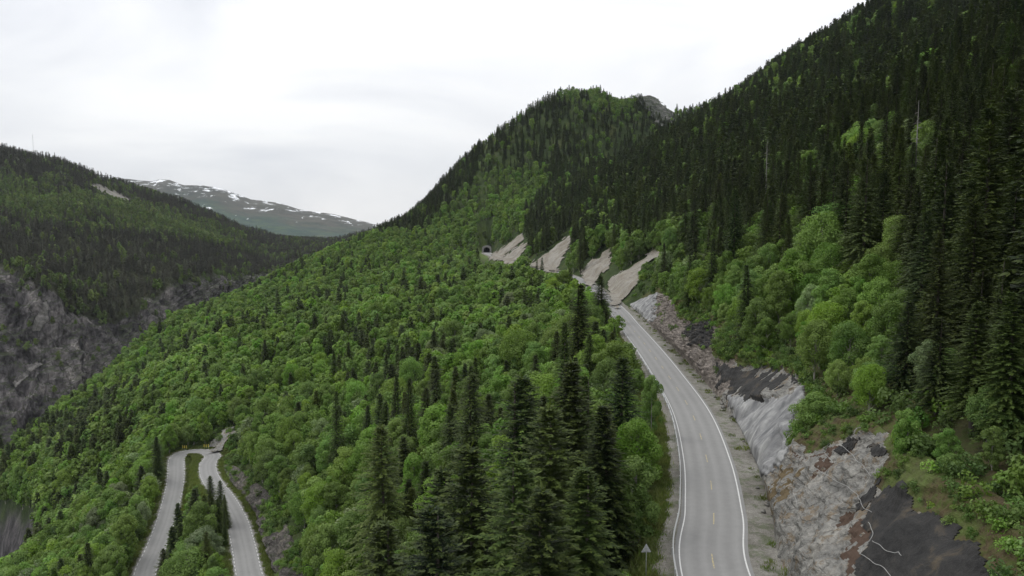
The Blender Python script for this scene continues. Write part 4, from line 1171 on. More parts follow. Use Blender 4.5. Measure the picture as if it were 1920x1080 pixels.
# height classes are normalised: spruce models 20 m, broadleaf models 10 m
SPR_HI, BRD_HI = [], []
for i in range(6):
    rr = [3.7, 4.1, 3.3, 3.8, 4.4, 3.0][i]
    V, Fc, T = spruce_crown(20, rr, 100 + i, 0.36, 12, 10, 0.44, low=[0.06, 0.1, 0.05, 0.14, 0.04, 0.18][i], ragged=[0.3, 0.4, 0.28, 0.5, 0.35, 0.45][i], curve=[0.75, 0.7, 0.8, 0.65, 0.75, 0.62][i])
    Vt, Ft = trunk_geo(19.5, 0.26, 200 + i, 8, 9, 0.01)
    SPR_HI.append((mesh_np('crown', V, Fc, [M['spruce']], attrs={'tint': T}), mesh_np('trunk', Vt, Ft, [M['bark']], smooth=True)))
for i in range(7):
    rr = [2.6, 3.0, 2.3, 2.8, 2.5, 3.2, 2.8][i]
    V, Fc, T, lm = broad_crown(10, rr, 300 + i, [44, 52, 36, 48, 40, 56, 44][i], 15000, 0.20, low=[0.15, 0.2, 0.1, 0.22, 0.12, 0.18, 0.1][i])
    Vt, Ft = trunk_geo(9.0, 0.15, 400 + i, 6, 7, 0.05, lm)
    BRD_HI.append((mesh_np('crown', V, Fc, [M['leaf_pale'] if i == 6 else M['leaf']], attrs={'tint': T}), mesh_np('trunk', Vt, Ft, [M['bark_birch']], smooth=True)))
def coll(name, meshes):
    c = bpy.data.collections.new(name)
    for k, me in enumerate(meshes):
        o = bpy.data.objects.new(f'{name}_{"abcdefghijkl"[k]}', me); c.objects.link(o)
    return c
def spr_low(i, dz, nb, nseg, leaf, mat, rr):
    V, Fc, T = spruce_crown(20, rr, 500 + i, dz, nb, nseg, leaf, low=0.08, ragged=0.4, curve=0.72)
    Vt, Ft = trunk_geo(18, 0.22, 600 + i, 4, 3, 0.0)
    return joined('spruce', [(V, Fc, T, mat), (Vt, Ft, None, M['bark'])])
def brd_low(i, ncl, nl, leaf, mat, rr):
    V, Fc, T, lm = broad_crown(10, rr, 700 + i, ncl, nl, leaf, low=0.12)
    Vt, Ft = trunk_geo(8, 0.14, 800 + i, 4, 3, 0.03)
    return joined('birch', [(V, Fc, T, mat), (Vt, Ft, None, M['bark_birch'])])
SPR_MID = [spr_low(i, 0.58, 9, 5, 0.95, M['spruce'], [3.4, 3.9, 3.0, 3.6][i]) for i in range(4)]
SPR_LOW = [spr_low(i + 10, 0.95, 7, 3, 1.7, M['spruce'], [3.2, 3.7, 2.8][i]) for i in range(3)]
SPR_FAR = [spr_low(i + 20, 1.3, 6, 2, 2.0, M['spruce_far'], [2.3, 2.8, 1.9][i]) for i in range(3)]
BRD_MID = [brd_low(i, [30, 36, 26, 32][i], 2800, 0.42, M['leaf'] if i < 3 else M['leaf_pale'], [2.7, 3.1, 2.5, 2.9][i]) for i in range(4)]
BRD_LOW = [brd_low(i + 10, [12, 15, 10][i], 520, 0.92, M['leaf'], [2.9, 3.3, 2.7][i]) for i in range(3)]
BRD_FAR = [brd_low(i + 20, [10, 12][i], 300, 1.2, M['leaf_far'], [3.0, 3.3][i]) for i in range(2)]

# ------------------------------------------------------------------ where trees grow
CLEAR = [
    ([(1222, 1090), (1240, 990), (1262, 880), (1255, 800), (1238, 755), (1215, 705), (1190, 665), (1160, 628), (1152, 575), (1172, 560), (1236, 540), (1262, 560), (1300, 596),
      (1336, 604), (1345, 640), (1350, 668), (1440, 684), (1512, 718), (1498, 780), (1480, 838), (1560, 826), (1600, 806), (1660, 808), (1666, 860), (1690, 905), (1760, 965), (1820, 1020), (1850, 1090)], 262),
    ([(384, 842), (400, 822), (418, 806), (440, 794), (446, 812), (420, 845)], 420),
    ([(246, 1090), (280, 1000), (304, 920), (311, 846), (330, 834), (400, 836), (418, 804), (440, 792), (446, 812), (424, 850), (416, 872), (440, 905), (480, 925), (520, 985), (532, 1090), (440, 1090),
      (432, 1010), (420, 945), (400, 912), (378, 905), (350, 915), (338, 950), (318, 1000), (300, 1090)], 262)]
for poly, tr in SCREE: CLEAR.append((poly, tr[0] + 160))
CLEAR.append(([(1715, 186), (1732, 186), (1734, 312), (1714, 312)], 148)); CLEAR.append(([(1433, 262), (1446, 262), (1446, 322), (1433, 322)], 248))
CLEAR.append(([(898, 462), (924, 462), (926, 488), (900, 486)], 690))
CLEAR.append(([(1205, 140), (1262, 140), (1268, 200), (1262, 212), (1250, 198), (1228, 176), (1205, 172)], 3000))
KEEPOFF = [p for p, t in SCREE]

N = 1
xs = []
def fan_points(spacing, t0, t1, amax):
    out = []
    t = t0
    while t < t1:
        n = int(2 * amax * t / spacing)
        a = (np.arange(n) + 0.5) / n * 2 * amax - amax
        out.append(np.stack([t * np.sin(a), t * np.cos(a)], 1) + rng.uniform(-0.42, 0.42, (n, 2)) * spacing)
        t += spacing
    return np.vstack(out)
pts = np.vstack([fan_points(4.0, 30, 220, 0.70), fan_points(4.8, 220, 480, 0.68), fan_points(5.6, 480, 1180, 0.66)])
ex = fan_points(4.6, 200, 460, 0.68); exa = ex[:, 0] / ex[:, 1]
ex2 = fan_points(3.6, 280, 450, 0.68); exb = ex2[:, 0] / ex2[:, 1]
side = fan_points(4.6, 24, 240, 1.05); sda = np.arctan2(side[:, 0], side[:, 1])
pts = np.vstack([pts, ex[exa < -0.42], ex2[exb < -0.50], side[np.abs(sda) > 0.70]])
x, y = pts[:, 0], pts[:, 1]
z, dm, dl = H(x, y, full=True)
u = x - xr(y)
px, py, t = proj(x, y, z)
ok = (dm > np.where((u < 0) & (y < 115), 8.0, 6.0)) & (dl > 5.0) & (x > lipx(y) - 5)
ok &= ~((u > 0) & (u < CU0 + cutW(y) + 1.0) & (y < 268) & (inpoly(px, py, POLY['rock']) | (u < CU0 + 0.6 * cutW(y))))
ul = x - xl(y)
ok &= ~((y > 70) & (y < 240) & (ul > 0) & (ul < LU0 + lowW(y) + 1.0))
ok &= ~((np.abs(x + 23) < 10) & (y > 600) & (y < 700))
for p in KEEPOFF: ok &= ~inpoly(px, py, p)
ok &= ~inpoly(px, py, [(1190, 176), (1236, 176), (1268, 236), (1225, 225)])
ok &= ~inpoly(px, py, [(340, 855), (376, 855), (382, 905), (345, 925)])
x, y, z, u, px, py, t = [a[ok] for a in (x, y, z, u, px, py, t)]
# species
nzc = fbm(x / 45, y / 45, 3.0, 3); nzs = fbm(x / 14, y / 14, 7.0, 2)
ps = np.where(u > 0, 0.81, 0.05)
ps = np.where(u > 0, ps - 0.8 * (1 - sstep(16, 40, u + 14 * nzc)) * (y < 420), ps)
ps = np.where((u > 0) & (nzc > 0.38), 0.35, ps)
ps = np.where((u > CU0 + cutW(y) + 7) & (t < 125) & (px > 1690), 0.93, ps)
ps = np.where((u < 0) & (nzc + 0.4 * nzs > 0.78), 0.4, ps)
def zone(poly, val, mixv=None):
    global ps
    ps = np.where(inpoly(px, py, poly), val, ps)
zone([(690, 445), (740, 415), (800, 330), (860, 260), (980, 170), (1060, 130), (1300, 150), (1290, 330), (1100, 420), (980, 480), (960, 380), (880, 420), (760, 440)], 0.88)
zone([(850, 470), (800, 430), (880, 350), (900, 330), (1010, 320), (1030, 350), (985, 400), (985, 440), (930, 470)], 0.06)
zone([(1020, 170), (1090, 160), (1190, 178), (1190, 230), (1060, 210)], 0.35)
zone([(560, 640), (820, 620), (860, 700), (820, 780), (700, 800), (600, 720)], 0.24)
zone([(760, 900), (820, 760), (1000, 740), (1160, 700), (1200, 760), (1190, 1400), (700, 1500), (740, 1100)], 0.28)
zone([(1180, 600), (1240, 700), (1300, 1400), (1190, 1400), (1170, 800)], 0.03)
zone([(60, 820), (180, 760), (260, 800), (240, 860), (120, 920)], 0.5)
zone([(300, 1100), (330, 950), (380, 930), (430, 1000), (450, 1100)], 0.35)
isp = rng.uniform(0, 1, len(x)) < ps
thin = isp & (u > 0) & (rng.uniform(0, 1, len(x)) < 0.26)
x, y, z, u, px, py, t, isp = [q[~thin] for q in (x, y, z, u, px, py, t, isp)]
hgt = np.where(isp, rng.uniform(11, 19, len(x)), rng.uniform(6.5, 13.0, len(x)) * (1 + 0.22 * nzs[~thin]))
farf = sstep(350, 800, t)
hgt *= np.where(isp, 1 - 0.22 * farf, 1 - 0.12 * farf)
hgt *= np.where(isp & (u > 0), 1.0 + 0.22 * (1 - sstep(400, 900, t)), 1.0)
hgt *= np.where(isp & (u < 0) & (t < 400), 0.85, 1.0)
hgt *= np.where((u > 0) & (u < CU0 + cutW(y) + 9) & (y < 268), np.where(isp, 0.8, 0.85), 1.0)
hgt *= np.where((u < 0) & (u > -11), 0.6, 1.0)
hgt = np.where(~isp & (u > 0) & (t < 90), np.minimum(hgt, 5.5), hgt)
hgt = np.where(~isp & (u > 0) & (t < 60), np.minimum(hgt, 3.5), hgt)
T0 = np.stack([x, y, z, hgt, isp.astype(float), rng.uniform(0, 6.28, len(x)), rng.uniform(0.88, 1.15, len(x)) * np.where(isp, np.where(u < 0, 1.35, 1.12), 1.0)], 1)

# trees picked out by hand: (px of top, py of top, depth, spruce?, width factor)
HERO = [(836, 700, 86, 1, 1.0), (887, 826, 68, 1, 1.0), (966, 700, 84, 1, 1.0), (1062, 668, 78, 1, 1.1), (1036, 752, 66, 1, 1.0), (1140, 752, 72, 1, 1.0), (1168, 664, 92, 1, 1.0), (1104, 700, 84, 1, 0.9),
        (880, 698, 118, 1, 0.9), (766, 706, 150, 1, 0.9), (716, 788, 120, 1, 0.9), (824, 946, 56, 1, 1.0), (722, 950, 66, 1, 1.0), (1100, 872, 58, 1, 1.1), (962, 860, 60, 1, 1.0), (1010, 905, 52, 1, 1.0),
        (740, 700, 165, 1, 0.9), (630, 730, 180, 1, 0.8), (1084, 530, 160, 1, 1.6), (1128, 514, 222, 1, 1.9), (1060, 600, 130, 1, 1.0), (1006, 486, 420, 1, 0.9), (1016, 482, 420, 1, 0.9),
        (1160, 590, 200, 0, 1.1), (1180, 640, 150, 0, 1.1), (1150, 640, 140, 0, 1.2), (1120, 625, 150, 0, 1.2), (1195, 780, 88, 0, 1.0), (1222, 700, 106, 0, 0.7), (1190, 850, 74, 0, 1.0), (1215, 800, 92, 0, 0.8),
        (394, 890, 190, 1, 1.3), (412, 900, 186, 1, 1.2), (334, 942, 188, 1, 1.2), (405, 935, 180, 1, 1.3), (305, 1028, 172, 1, 1.3), (378, 925, 186, 1, 1.3), (356, 960, 182, 1, 1.2), (420, 985, 172, 1, 1.3), (368, 940, 186, 1, 1.3), (422, 925, 184, 1, 1.2), (325, 985, 180, 1, 1.3), (385, 985, 168, 0, 1.5), (350, 1030, 160, 0, 1.4), (420, 950, 178, 1, 0.7),
        (1614, 342, 128, 1, 1.25), (1862, 195, 96, 1, 1.1), (1800, 270, 108, 1, 1.0), (1905, 430, 70, 1, 1.1), (1700, 350, 118, 1, 0.9), (1770, 450, 84, 1, 1.15), (1742, 540, 78, 1, 1.2), (1845, 500, 68, 1, 1.2), (1815, 400, 84, 1, 1.1), (1766, 590, 66, 1, 1.15), (1836, 560, 60, 1, 1.15), (1905, 540, 56, 1, 1.1), (1704, 560, 76, 1, 1.1), (1480, 420, 150, 1, 1.0), (1380, 350, 180, 1, 1.1), (1440, 360, 165, 1, 1.0),
        (1560, 500, 116, 0, 1.2), (1620, 560, 100, 0, 1.1), (1780, 330, 118, 0, 0.9), (1690, 400, 118, 0, 0.9), (1500, 560, 125, 0, 1.0), (1530, 732, 84, 0, 1.3), (1450, 520, 140, 0, 1.1), (1850, 830, 58, 0, 1.0), (1670, 560, 90, 0, 1.1)]
HP = []
for (a, b_, tt, s, wd) in HERO:
    if s and tt < 130: wd *= 1.5
    X, Y, Z = W(a, b_, tt); g = float(H(np.array([X]), np.array([Y]))[0]); hh = Z - g
    if hh < 3: hh = 5.0 if not s else 8.0
    hh = min(hh, 30 if s else 17)
    HP.append((X, Y, g, hh, float(s), rng.uniform(0, 6.28), wd))
HP = np.array(HP)
# no filler tree close to a hand-placed one
d2h = ((T0[:, None, 0] - HP[None, :, 0]) ** 2 + (T0[:, None, 1] - HP[None, :, 1]) ** 2).min(1)
T0 = T0[d2h > 2.6 ** 2]
x, y, z, hgt = T0[:, 0], T0[:, 1], T0[:, 2], T0[:, 3]
bad = np.zeros(len(x), bool)
rad = np.where(T0[:, 4] > 0.5, hgt * 0.10, hgt * 0.27)
for k, rf in ((0.18, 0.8), (0.45, 0.8), (0.7, 0.7), (0.97, 0.1)):
    for sgn_ in (-1, 0, 1):
        a, b_, tt = proj(x + sgn_ * rad * rf, y, z + hgt * k)
        for poly, tf in CLEAR: bad |= inpoly(a, b_, poly) & (tt < tf)
# very near trees must not rise into the view over the slope below the road
a, b_, tt = proj(x, y, z + hgt)
bad |= (tt < 62) & (x < 14) & (b_ < 930)
bad |= (tt < 95) & (x < 14) & (a > 700) & (b_ < 690)
bad |= (tt < 48) & (x > 14) & (b_ < 420) & (a < 2060)
bad |= (T0[:, 4] < 0.5) & (a > 1150) & (a < 1260) & (b_ < 600) & (tt < 230)
T0 = T0[~bad]
ALL = np.vstack([HP, T0])
# in view (with a margin for a step aside)
x, y, z, hgt = ALL[:, 0], ALL[:, 1], ALL[:, 2], ALL[:, 3]
a, bt, tt = proj(x, y, z + hgt); _, bb, _ = proj(x, y, z)
inv = (a > -700) & (a < 3000) & (bt < 1500) & (tt > 12)
ALL = ALL[inv]

# how much of each tree shows: paint front to back into a coarse buffer
def visible_area(A):
    sc = 0.25
    Wb, Hb = 480, 270
    buf = np.zeros((Hb, Wb), bool)
    x, y, z, h = A[:, 0], A[:, 1], A[:, 2], A[:, 3]
    a, bt, tt = proj(x, y, z + h); _, bb, _ = proj(x, y, z)
    r_ = np.where(A[:, 4] > 0.5, h * 0.12, h * 0.28) * A[:, 6] / tt * F
    vis = np.zeros(len(A))
    for i in np.argsort(tt):
        y0, y1 = int(max(0, bt[i] * sc)), int(min(Hb, bb[i] * sc + 1))
        x0, x1 = int(max(0, (a[i] - r_[i]) * sc)), int(min(Wb, (a[i] + r_[i]) * sc + 1))
        if y1 <= y0 or x1 <= x0: continue
        if y1 - y0 > 3 and A[i, 4] > 0.5:
            cnt = 0
            for yy in range(y0, y1):
                k = (yy / sc - bt[i]) / max(bb[i] - bt[i], 1)
                xa, xb = int(max(0, (a[i] - r_[i] * k) * sc)), int(min(Wb, (a[i] + r_[i] * k) * sc + 1))
                row = buf[yy, xa:xb]; cnt += (~row).sum(); row[:] = True
            vis[i] = cnt
        else:
            blk = buf[y0:y1, x0:x1]; vis[i] = (~blk).sum(); blk[:] = True
    return vis, tt
ALL = ALL[np.lexsort((ALL[:, 0],))]
vis, tt = visible_area(ALL)
top_px, top_py, _ = proj(ALL[:, 0], ALL[:, 1], ALL[:, 2] + ALL[:, 3])

spruce_i = np.nonzero(ALL[:, 4] > 0.5)[0]; broad_i = np.nonzero(ALL[:, 4] < 0.5)[0]
ind_s = spruce_i[np.argsort(-vis[spruce_i])[:290]]; ind_b = broad_i[np.argsort(-vis[broad_i])[:290]]
ind = np.zeros(len(ALL), bool); ind[ind_s] = True; ind[ind_b] = True
ind &= vis > 0

def where_words(i):
    """landmark the tree stands by (max 7 words) and the name of its group"""
    X, Y = ALL[i, 0], ALL[i, 1]; uu = X - float(xr(Y)); p, q, d = top_px[i], top_py[i], tt[i]
    if 240 < p < 440 and q > 860 and d < 215 and uu < 0: return 'between the hairpin road legs', 'trees inside the hairpin'
    if uu < 0:
        if p > 1120 and d < 130: return 'on the bank beside the guard rail', 'trees beside the guard rail'
        if p > 1000 and d >= 130: return 'left of the far road bend', 'trees left of the road bend'
        if d < 75: return 'at the bottom edge below the road', 'foreground trees below the road'
        if d < 105: return 'in the foreground below the upper road', 'foreground trees below the road'
        if p < 150: return 'on the gorge side far left', 'trees left of the hairpin'
        if p < 320: return 'left of the hairpin road', 'trees left of the hairpin'
        if p < 450: return 'behind the hairpin bend', 'trees above the hairpin'
        if p < 620 and q > 900: return 'beside the low rock face', 'trees above the hairpin'
        if p < 620: return 'just right of the hairpin road', 'trees above the hairpin'
        if d < 160: return 'behind the foreground spruces', 'trees on the slope between the roads'
        if p < 820: return 'in the middle of the green slope', 'trees on the slope between the roads'
        return 'high on the green slope under the gravel', 'trees on the slope between the roads'
    if uu < CU0 + float(cutW(Y)) + 12 and Y < 268:
        if d < 80: return 'above the biggest black netting', 'trees above the rock face'
        if d < 130: return 'above the sprayed concrete', 'trees above the rock face'
        return 'above the pinkish rock', 'trees above the rock face'
    if d < 95: return 'on the near hillside at the right edge', 'trees on the near right hillside'
    if p < 1250: return 'above the gravel slopes', 'trees on the right hillside'
    if d < 130: return 'on the hillside behind the rock ledge', 'trees on the near right hillside'
    if p < 1450: return 'uphill of the pinkish rock', 'trees on the right hillside'
    if p < 1720 and q < 180: return 'high left of the silver dead tree', 'trees on the right hillside'
    if p < 1720 and q > 340: return 'low left of the silver dead tree', 'trees on the right hillside'
    if p < 1720: return 'level with and left of the silver dead tree', 'trees on the right hillside'
    if q < 180: return 'high right of the silver dead tree', 'trees on the right hillside'
    return 'low right of the silver dead tree', 'trees on the right hillside'
SZ = ('small', 'short', 'medium', 'tall', 'towering')
def size_word(h, s):
    b = (9, 12, 16, 20) if s else (5, 7, 9, 11)
    return SZ[sum(h > q for q in b)]
ORD = ['', 'second ', 'third ', 'fourth ', 'fifth ', 'sixth ', 'seventh ', 'eighth ', 'ninth ', 'tenth ', 'eleventh ', 'twelfth ']
order = [i for i in np.argsort(-vis) if ind[i]]
groups = {}
for i in order:
    s = ALL[i, 4] > 0.5
    w, g = where_words(i)
    groups.setdefault((bool(s), w, g, size_word(ALL[i, 3], s)), []).append(i)
labels = {}
for (s, w, g, sw), idl in groups.items():
    idl.sort(key=lambda i: top_px[i])
    kind = 'dark spruce' if s else 'leafy birch'
    for k, i in enumerate(idl):
        j = len(idl) - 1 - k
        if len(idl) == 1: l = f'the only {sw} {kind} {w}'
        elif k <= j and k < 12: l = f'{sw} {kind} {w}, {ORD[k]}' + ('leftmost' if k == 0 else 'from left')
        elif j < k and j < 12: l = f'{sw} {kind} {w}, {ORD[j]}' + ('rightmost' if j == 0 else 'from right')
        else: l = f'{sw} {kind} {w}, amid its crowded middle'
        labels[i] = l
nparts = 0
for n_, i in enumerate(order):
    X, Y, Z, hh, s, rz, wd = ALL[i]
    s = s > 0.5
    w, g = where_words(i)
    nm = 'spruce_tree' if s else 'birch_tree'
    lab = labels[i]
    grp = ('spruces: ' if s else 'birches: ') + g
    ppm = F / tt[i] * hh      # height in photo pixels
    k = hh / (20.0 if s else 10.0)
    if ppm > 45:
        r = empty(nm, (X, Y, Z - 0.2), rz); r.scale = (k * wd, k * wd, k)
        lib = SPR_HI if s else BRD_HI
        mi = (i * 7 + n_) % (len(lib) if s or rng.uniform() < 0.3 else len(lib) - 1)
        cr, tk = lib[mi]
        oc = link('crown', cr, r); ot = link('trunk', tk, r)
    else:
        lib = SPR_MID if s else BRD_MID[:3]
        r = link(nm, lib[(i + n_) % len(lib)]); r.location = (X, Y, Z - 0.2); r.rotation_euler = (0, 0, rz); r.scale = (k * wd, k * wd, k)
    tag(r, lab, 'spruce' if s else 'birch', grp)

# the rest of the forest as instances
def gn_group():
    ng = bpy.data.node_groups.new('scatter', 'GeometryNodeTree')
    ng.interface.new_socket('Geometry', in_out='INPUT', socket_type='NodeSocketGeometry')
    ng.interface.new_socket('Models', in_out='INPUT', socket_type='NodeSocketCollection')
    ng.interface.new_socket('Geometry', in_out='OUTPUT', socket_type='NodeSocketGeometry')
    N = ng.nodes.new; L = ng.links.new
    gi, go = N('NodeGroupInput'), N('NodeGroupOutput')
    ci = N('GeometryNodeCollectionInfo'); ci.inputs['Separate Children'].default_value = True; ci.inputs['Reset Children'].default_value = True
    ip = N('GeometryNodeInstanceOnPoints'); ip.inputs['Pick Instance'].default_value = True
    def na(name, typ):
        n = N('GeometryNodeInputNamedAttribute'); n.data_type = typ; n.inputs['Name'].default_value = name
        return n.outputs['Attribute']
    L(gi.outputs['Geometry'], ip.inputs['Points']); L(gi.outputs['Models'], ci.inputs['Collection']); L(ci.outputs[0], ip.inputs['Instance'])
    L(na('idx', 'INT'), ip.inputs['Instance Index']); L(na('rot', 'FLOAT_VECTOR'), ip.inputs['Rotation']); L(na('scl', 'FLOAT_VECTOR'), ip.inputs['Scale'])
    L(ip.outputs[0], go.inputs[0])
    return ng
NG = gn_group()
def scatter(name, pos, idx, rot, scl, c, label=None, cat=None):
    me = bpy.data.meshes.new(name); me.vertices.add(len(pos)); me.vertices.foreach_set('co', np.ascontiguousarray(pos, np.float32).ravel())
    a = me.attributes.new('idx', 'INT', 'POINT'); a.data.foreach_set('value', np.ascontiguousarray(idx, np.int32))
    a = me.attributes.new('rot', 'FLOAT_VECTOR', 'POINT'); a.data.foreach_set('vector', np.ascontiguousarray(rot, np.float32).ravel())
    a = me.attributes.new('scl', 'FLOAT_VECTOR', 'POINT'); a.data.foreach_set('vector', np.ascontiguousarray(scl, np.float32).ravel())
    o = link(name, me); m = o.modifiers.new('scatter', 'NODES'); m.node_group = NG
    ident = [s.identifier for s in NG.interface.items_tree if s.name == 'Models'][0]
    m[ident] = c
    tag(o, label, cat, kind='stuff'); return o
def rest(sel, mid, low, ref, name, label, cat, tmid):
    A = ALL[sel]; tA = tt[sel]
    c = coll(name + '_model', mid + low)
    idx = np.where(tA < tmid, np.minimum(rng.integers(0, len(mid), len(A)), np.where(rng.uniform(0, 1, len(A)) < 0.3, 9, len(mid) - 1 - (ref < 15))), len(mid) + rng.integers(0, len(low), len(A)))
    k = A[:, 3] / ref
    scatter(name, A[:, :3] - (0, 0, 0.2), idx, np.stack([rng.normal(0, 0.02, len(A)), rng.normal(0, 0.02, len(A)), A[:, 5]], 1), np.stack([k * A[:, 6], k * A[:, 6], k], 1), c, label, cat)
isps = ALL[:, 4] > 0.5
rest(isps & ~ind, SPR_MID, SPR_LOW, 20.0, 'spruce_forest', 'dense dark spruce forest covering the right hillside and the knoll', 'forest', 260)
rest(~isps & ~ind, BRD_MID, BRD_LOW, 10.0, 'birch_forest', 'bright green birch forest covering the slope between the roads', 'forest', 260)
print('trees near', len(ALL), 'individual', int(ind.sum()))

# opposite side forest
def opp_points(n):
    a = np.linalg.norm(np.cross(OG[1:, :-1] - OG[:-1, :-1], OG[:-1, 1:] - OG[:-1, :-1]), axis=-1)
    w = a * (ORU[:-1, None] > 0.1) * (ORU[:-1, None] < 6.6)
    w = w * np.where(forest[:-1, :-1] > 0.3, 1.0, 0.10)
    w = w / w.sum()
    q = rng.choice(w.size, n, p=w.ravel()); i, j = np.unravel_index(q, w.shape)
    fi, fj = rng.uniform(0, 1, n)[:, None], rng.uniform(0, 1, n)[:, None]
    P = OG[i, j] * (1 - fi) * (1 - fj) + OG[i + 1, j] * fi * (1 - fj) + OG[i, j + 1] * (1 - fi) * fj + OG[i + 1, j + 1] * fi * fj
    return P, forest[i, j]
P, fr = opp_points(30000)
a, b_, t = proj(P[:, 0], P[:, 1], P[:, 2])
ok = (a > -350) & (a < 800)
for pl in OPPCLEAR: ok &= ~inpoly(a, b_ - 6, pl)
P, fr, a, b_ = P[ok], fr[ok], a[ok], b_[ok]
nz = fbm(P[:, 0] / 80, P[:, 1] / 80, 4.0, 3)
pb = 0.06 + 0 * a
band = inpoly(a, b_ + 14 * nz, [(-400, 330), (0, 338), (110, 352), (230, 372), (330, 402), (470, 448), (430, 470), (300, 440), (200, 440), (100, 430), (0, 400), (-400, 400)])
pb = np.where(band, 0.85, pb); pb = np.where(nz > 0.45, 0.4, pb); pb = np.where(fr < 0.5, 0.6, pb)
pb = np.where(inpoly(a, b_, [(-50, 480), (80, 530), (140, 580), (60, 560), (-50, 530)]), 0.6, pb)
ib = rng.uniform(0, 1, len(P)) < pb
hs = np.where(ib, rng.uniform(8, 12, len(P)), rng.uniform(8, 15, len(P))) * np.where(fr < 0.5, 0.6, 1.0)
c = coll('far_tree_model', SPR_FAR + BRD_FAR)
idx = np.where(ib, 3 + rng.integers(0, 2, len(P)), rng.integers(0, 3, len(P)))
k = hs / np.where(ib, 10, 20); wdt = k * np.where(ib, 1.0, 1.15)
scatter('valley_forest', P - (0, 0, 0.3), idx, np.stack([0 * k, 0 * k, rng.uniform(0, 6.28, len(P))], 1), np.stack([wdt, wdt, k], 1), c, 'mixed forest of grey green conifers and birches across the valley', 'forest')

# ------------------------------------------------------------------ undergrowth: shrubs and grass
def bush_mesh(i, nl, leaf, mat):
    V, Fc, T, _ = broad_crown(1.6, 1.3, 900 + i, 9, nl, leaf, low=0.0)
    return mesh_np('bush', V, Fc, [mat], attrs={'tint': T})
def tuft_mesh(i):
    r = np.random.default_rng(950 + i); n = 46
    p = np.stack([r.normal(0, 0.30, n), r.normal(0, 0.30, n), np.zeros(n)], 1)
    d = unit(np.stack([r.normal(0, 0.45, n), r.normal(0, 0.45, n), np.ones(n)], 1)); s = unit(np.cross(d, r.normal(0, 1, (n, 3))))
    V, Fc = rhomb(p, d, s, r.uniform(0.25, 0.6, n), np.full(n, 0.07))
    return mesh_np('tuft', V, Fc, [M['grass']], attrs={'tint': np.repeat(r.uniform(0, 0.8, n), 4)})
M['grass'] = foliage_mat('grass_blades', (0.075, 0.12, 0.028), (0.11, 0.15, 0.04), (0.22, 0.22, 0.10), 0.3)
M['bush'] = foliage_mat('bush_leaves', (0.045, 0.085, 0.020), (0.075, 0.13, 0.03), (0.13, 0.19, 0.06), 0.28)
cb = coll('bush_model', [bush_mesh(0, 420, 0.30, M['bush']), bush_mesh(1, 420, 0.30, M['bush']), bush_mesh(2, 420, 0.30, M['leaf'])])
pts = fan_points(2.6, 30, 330, 0.66)
sd2 = fan_points(3.2, 20, 200, 1.0); pts = np.vstack([pts, sd2[np.abs(np.arctan2(sd2[:, 0], sd2[:, 1])) > 0.66]])
x, y = pts[:, 0], pts[:, 1]
z, dm, dl = H(x, y, full=True); u = x - xr(y); ul = x - xl(y)
a, b_, t = proj(x, y, z + 0.8)
ok = (dm > 6.6) & (dl > 5.2) & (a > -500) & (a < 2900) & (b_ < 1500)
ok &= ~((u > 0) & (u < CU0 + cutW(y) - 0.5) & (y < 268)) & ~((y > 70) & (y < 240) & (ul > 0) & (ul < LU0 + lowW(y)))
for p in KEEPOFF: ok &= ~inpoly(a, b_, p)
ok &= ~inpoly(a, b_, [(340, 850), (376, 850), (382, 905), (345, 925)])
ok &= ~inpoly(a, b_, [(1478, 842), (1600, 800), (1670, 800), (1680, 880), (1720, 915), (1790, 975), (1850, 1030), (1820, 1080), (1600, 1080)]) | (rng.uniform(0, 1, len(x)) < 0.12)
ok &= rng.uniform(0, 1, len(x)) < 0.75
x, y, z, u = [q[ok] for q in (x, y, z, u)]
k = rng.uniform(0.45, 1.35, len(x)) * np.where((np.abs(u) < 10), 0.55, 1.0)
scatter('undergrowth', np.stack([x, y, z - 0.15], 1), rng.integers(0, 3, len(x)), np.stack([0 * x, 0 * x, rng.uniform(0, 6.28, len(x))], 1), np.stack([k, k, k * rng.uniform(0.7, 1.3, len(x))], 1), cb, 'low leafy scrub under and between the trees', 'undergrowth')
# bushes hanging on the rock ledges
NBU = 4200
q = rng.integers(0, R1.shape[0], NBU); w = rng.integers(0, R1.shape[1], NBU)
Pp = R1[q, w]; vv = V1[q, w]
out_ = ~inpoly(P1p[0][q, w], P1p[1][q, w] - 4, POLY['rock'])
bare = inpoly(P1p[0][q, w], P1p[1][q, w], [(1478, 850), (1500, 800), (1640, 780), (1680, 860), (1740, 900), (1860, 980), (1900, 1100), (1600, 1100), (1640, 900)])
keep = (vv > 0.15) & ((out_ & (rng.uniform(0, 1, NBU) < np.where(bare, 0.6, 0.85))) | ((Pp[:, 1] > 128) & (vv > 0.2) & (rng.uniform(0, 1, NBU) < 0.05)))
for pl in ('shot1', 'shot2', 'netA', 'netC'): keep &= ~inpoly(P1p[0][q, w], P1p[1][q, w], POLY[pl])
Pp = Pp[keep]; k = rng.uniform(0.25, 0.8, len(Pp)) * np.where(bare[keep], 0.6, 1.0)
q2 = rng.integers(0, R2.shape[0], 700); w2 = rng.integers(int(R2.shape[1] * 0.3), R2.shape[1], 700)
P2 = R2[q2, w2]; g2 = fbm(P2[:, 1] / 7, P2[:, 2] / 4, P2[:, 0] / 7, 3)
P2 = P2[(g2 > 0.08) | (rng.uniform(0, 1, 700) < 0.08)]
Pp = np.vstack([Pp, P2]); k = np.concatenate([k, rng.uniform(0.3, 0.8, len(P2))])
cbl = coll('ledge_bush_model', [bush_mesh(3, 300, 0.3, M['bush']), bush_mesh(4, 300, 0.3, M['leaf'])])
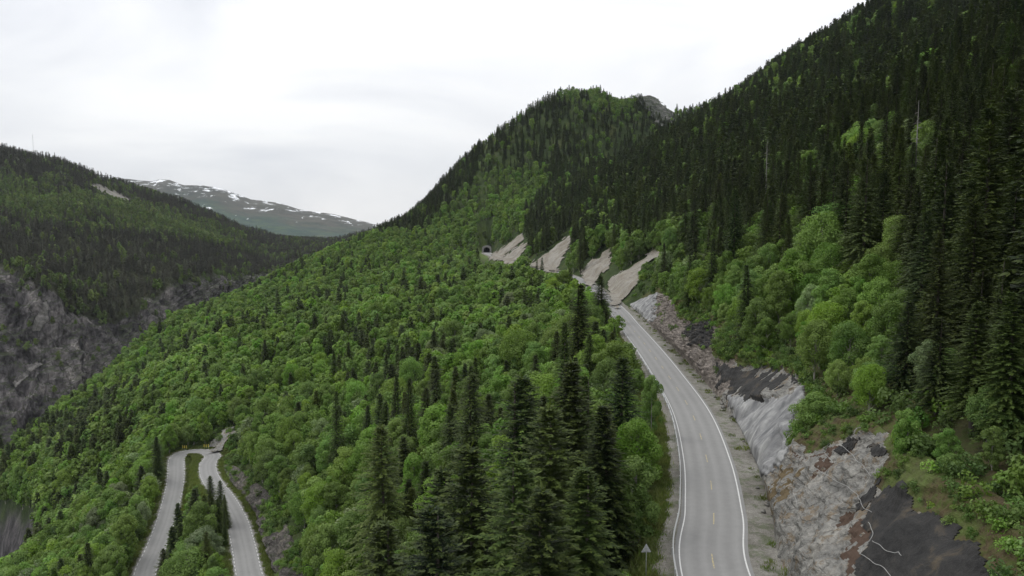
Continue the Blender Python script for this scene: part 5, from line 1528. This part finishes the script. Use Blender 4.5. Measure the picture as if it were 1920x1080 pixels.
scatter('ledge_shrubs', Pp - (0, 0, 0.2), rng.integers(0, 2, len(Pp)), np.stack([0 * k, 0 * k, rng.uniform(0, 6.28, len(Pp))], 1), np.stack([k, k, k], 1), cbl, 'small green shrubs clinging to the rock ledges', 'undergrowth')
# grass along verges and in the hairpin
cg = coll('grass_model', [tuft_mesh(i) for i in range(4)])
PPs = []
t_m, s_m = frame(MAIN)
sel = np.nonzero((MAIN[:, 1] > 40) & (MAIN[:, 1] < 262))[0]
for o0, o1, n in ((-9.5, -5.1, 9000), (4.2, 6.6, 90)):
    i = rng.choice(sel, n); o_ = rng.uniform(o0, o1, n)[:, None] if o0 < 0 else rng.normal(5.6, 0.8, n)[:, None]
    PPs.append(MAIN[i] + s_m[i] * o_ + t_m[i] * rng.uniform(-0.5, 0.5, n)[:, None])
sel = np.nonzero(LOW[:, 1] > 130)[0]
i = rng.choice(sel, 9000); o_ = (rng.choice([-1, 1], 9000) * rng.uniform(3.3, 7.5, 9000))[:, None]
PPs.append(LOW[i] + s_l[i] * o_)
PG = np.vstack(PPs); zg, dm, dl = H(PG[:, 0], PG[:, 1], full=True); ok = (dm > 4.2) & (dl > 3.2); PG[:, 2] = zg; PG = PG[ok]
k = rng.uniform(0.6, 1.5, len(PG))
scatter('grass', PG, rng.integers(0, 4, len(PG)), np.stack([0 * k, 0 * k, rng.uniform(0, 6.28, len(PG))], 1), np.stack([k, k, k], 1), cg, 'green grass along the road verges', 'grass')

# ------------------------------------------------------------------ dead trees
def snag(px, pyt, t, lab, nm='dead_tree', r0=0.22, nbr=34):
    X, Y, Z = W(px, pyt, t); g = float(H(np.array([X]), np.array([Y]))[0]); hh = Z - g
    r = empty(nm, (X, Y, g)); tag(r, lab, 'dead tree')
    Vt, Ft = trunk_geo(hh, r0, int(px), 7, 9, 0.008)
    link('trunk', mesh_np('trunk', Vt, Ft, [M['dead']], smooth=True), r)
    mb = MB(); rr = random.Random(int(px))
    for k in range(nbr):
        zz = hh * rr.uniform(0.3, 0.97); a = rr.uniform(0, 6.28); L = (1 - zz / hh) * 2.4 + 0.4
        mb.tube([(0, 0, zz), (L * 0.6 * math.cos(a), L * 0.6 * math.sin(a), zz - 0.05 * L), (L * math.cos(a), L * math.sin(a), zz - 0.3 * L)], [0.04, 0.03, 0.012], 4)
    if nbr: mb.build('branches', M['dead'], r)
snag(1723, 188, 150, 'tall bare silver dead tree standing out on the dark hillside', r0=0.23)
snag(1439, 262, 250, 'shorter bare grey dead tree left of the tall silver one', r0=0.25)
snag(1222, 745, 92, 'thin bare pale trunk at the edge of trees by the guard rail', r0=0.09, nbr=0)

# ------------------------------------------------------------------ haze
HAZE = 0.00003
m = bpy.data.materials.new('haze'); m.use_nodes = True; nt = m.node_tree; nt.nodes.clear()
out = nt.nodes.new('ShaderNodeOutputMaterial'); pv = nt.nodes.new('ShaderNodeVolumePrincipled')
pv.inputs['Color'].default_value = (0.86, 0.92, 1.0, 1); pv.inputs['Density'].default_value = HAZE; pv.inputs['Anisotropy'].default_value = 0.2
nt.links.new(pv.outputs[0], out.inputs['Volume'])
mb = MB(); mb.box(0, 0, 0, 14000, 10800, 900)
o = mb.build('haze', m); o.location = (0, 2250, 450 - 241); tag(o, kind='stuff')
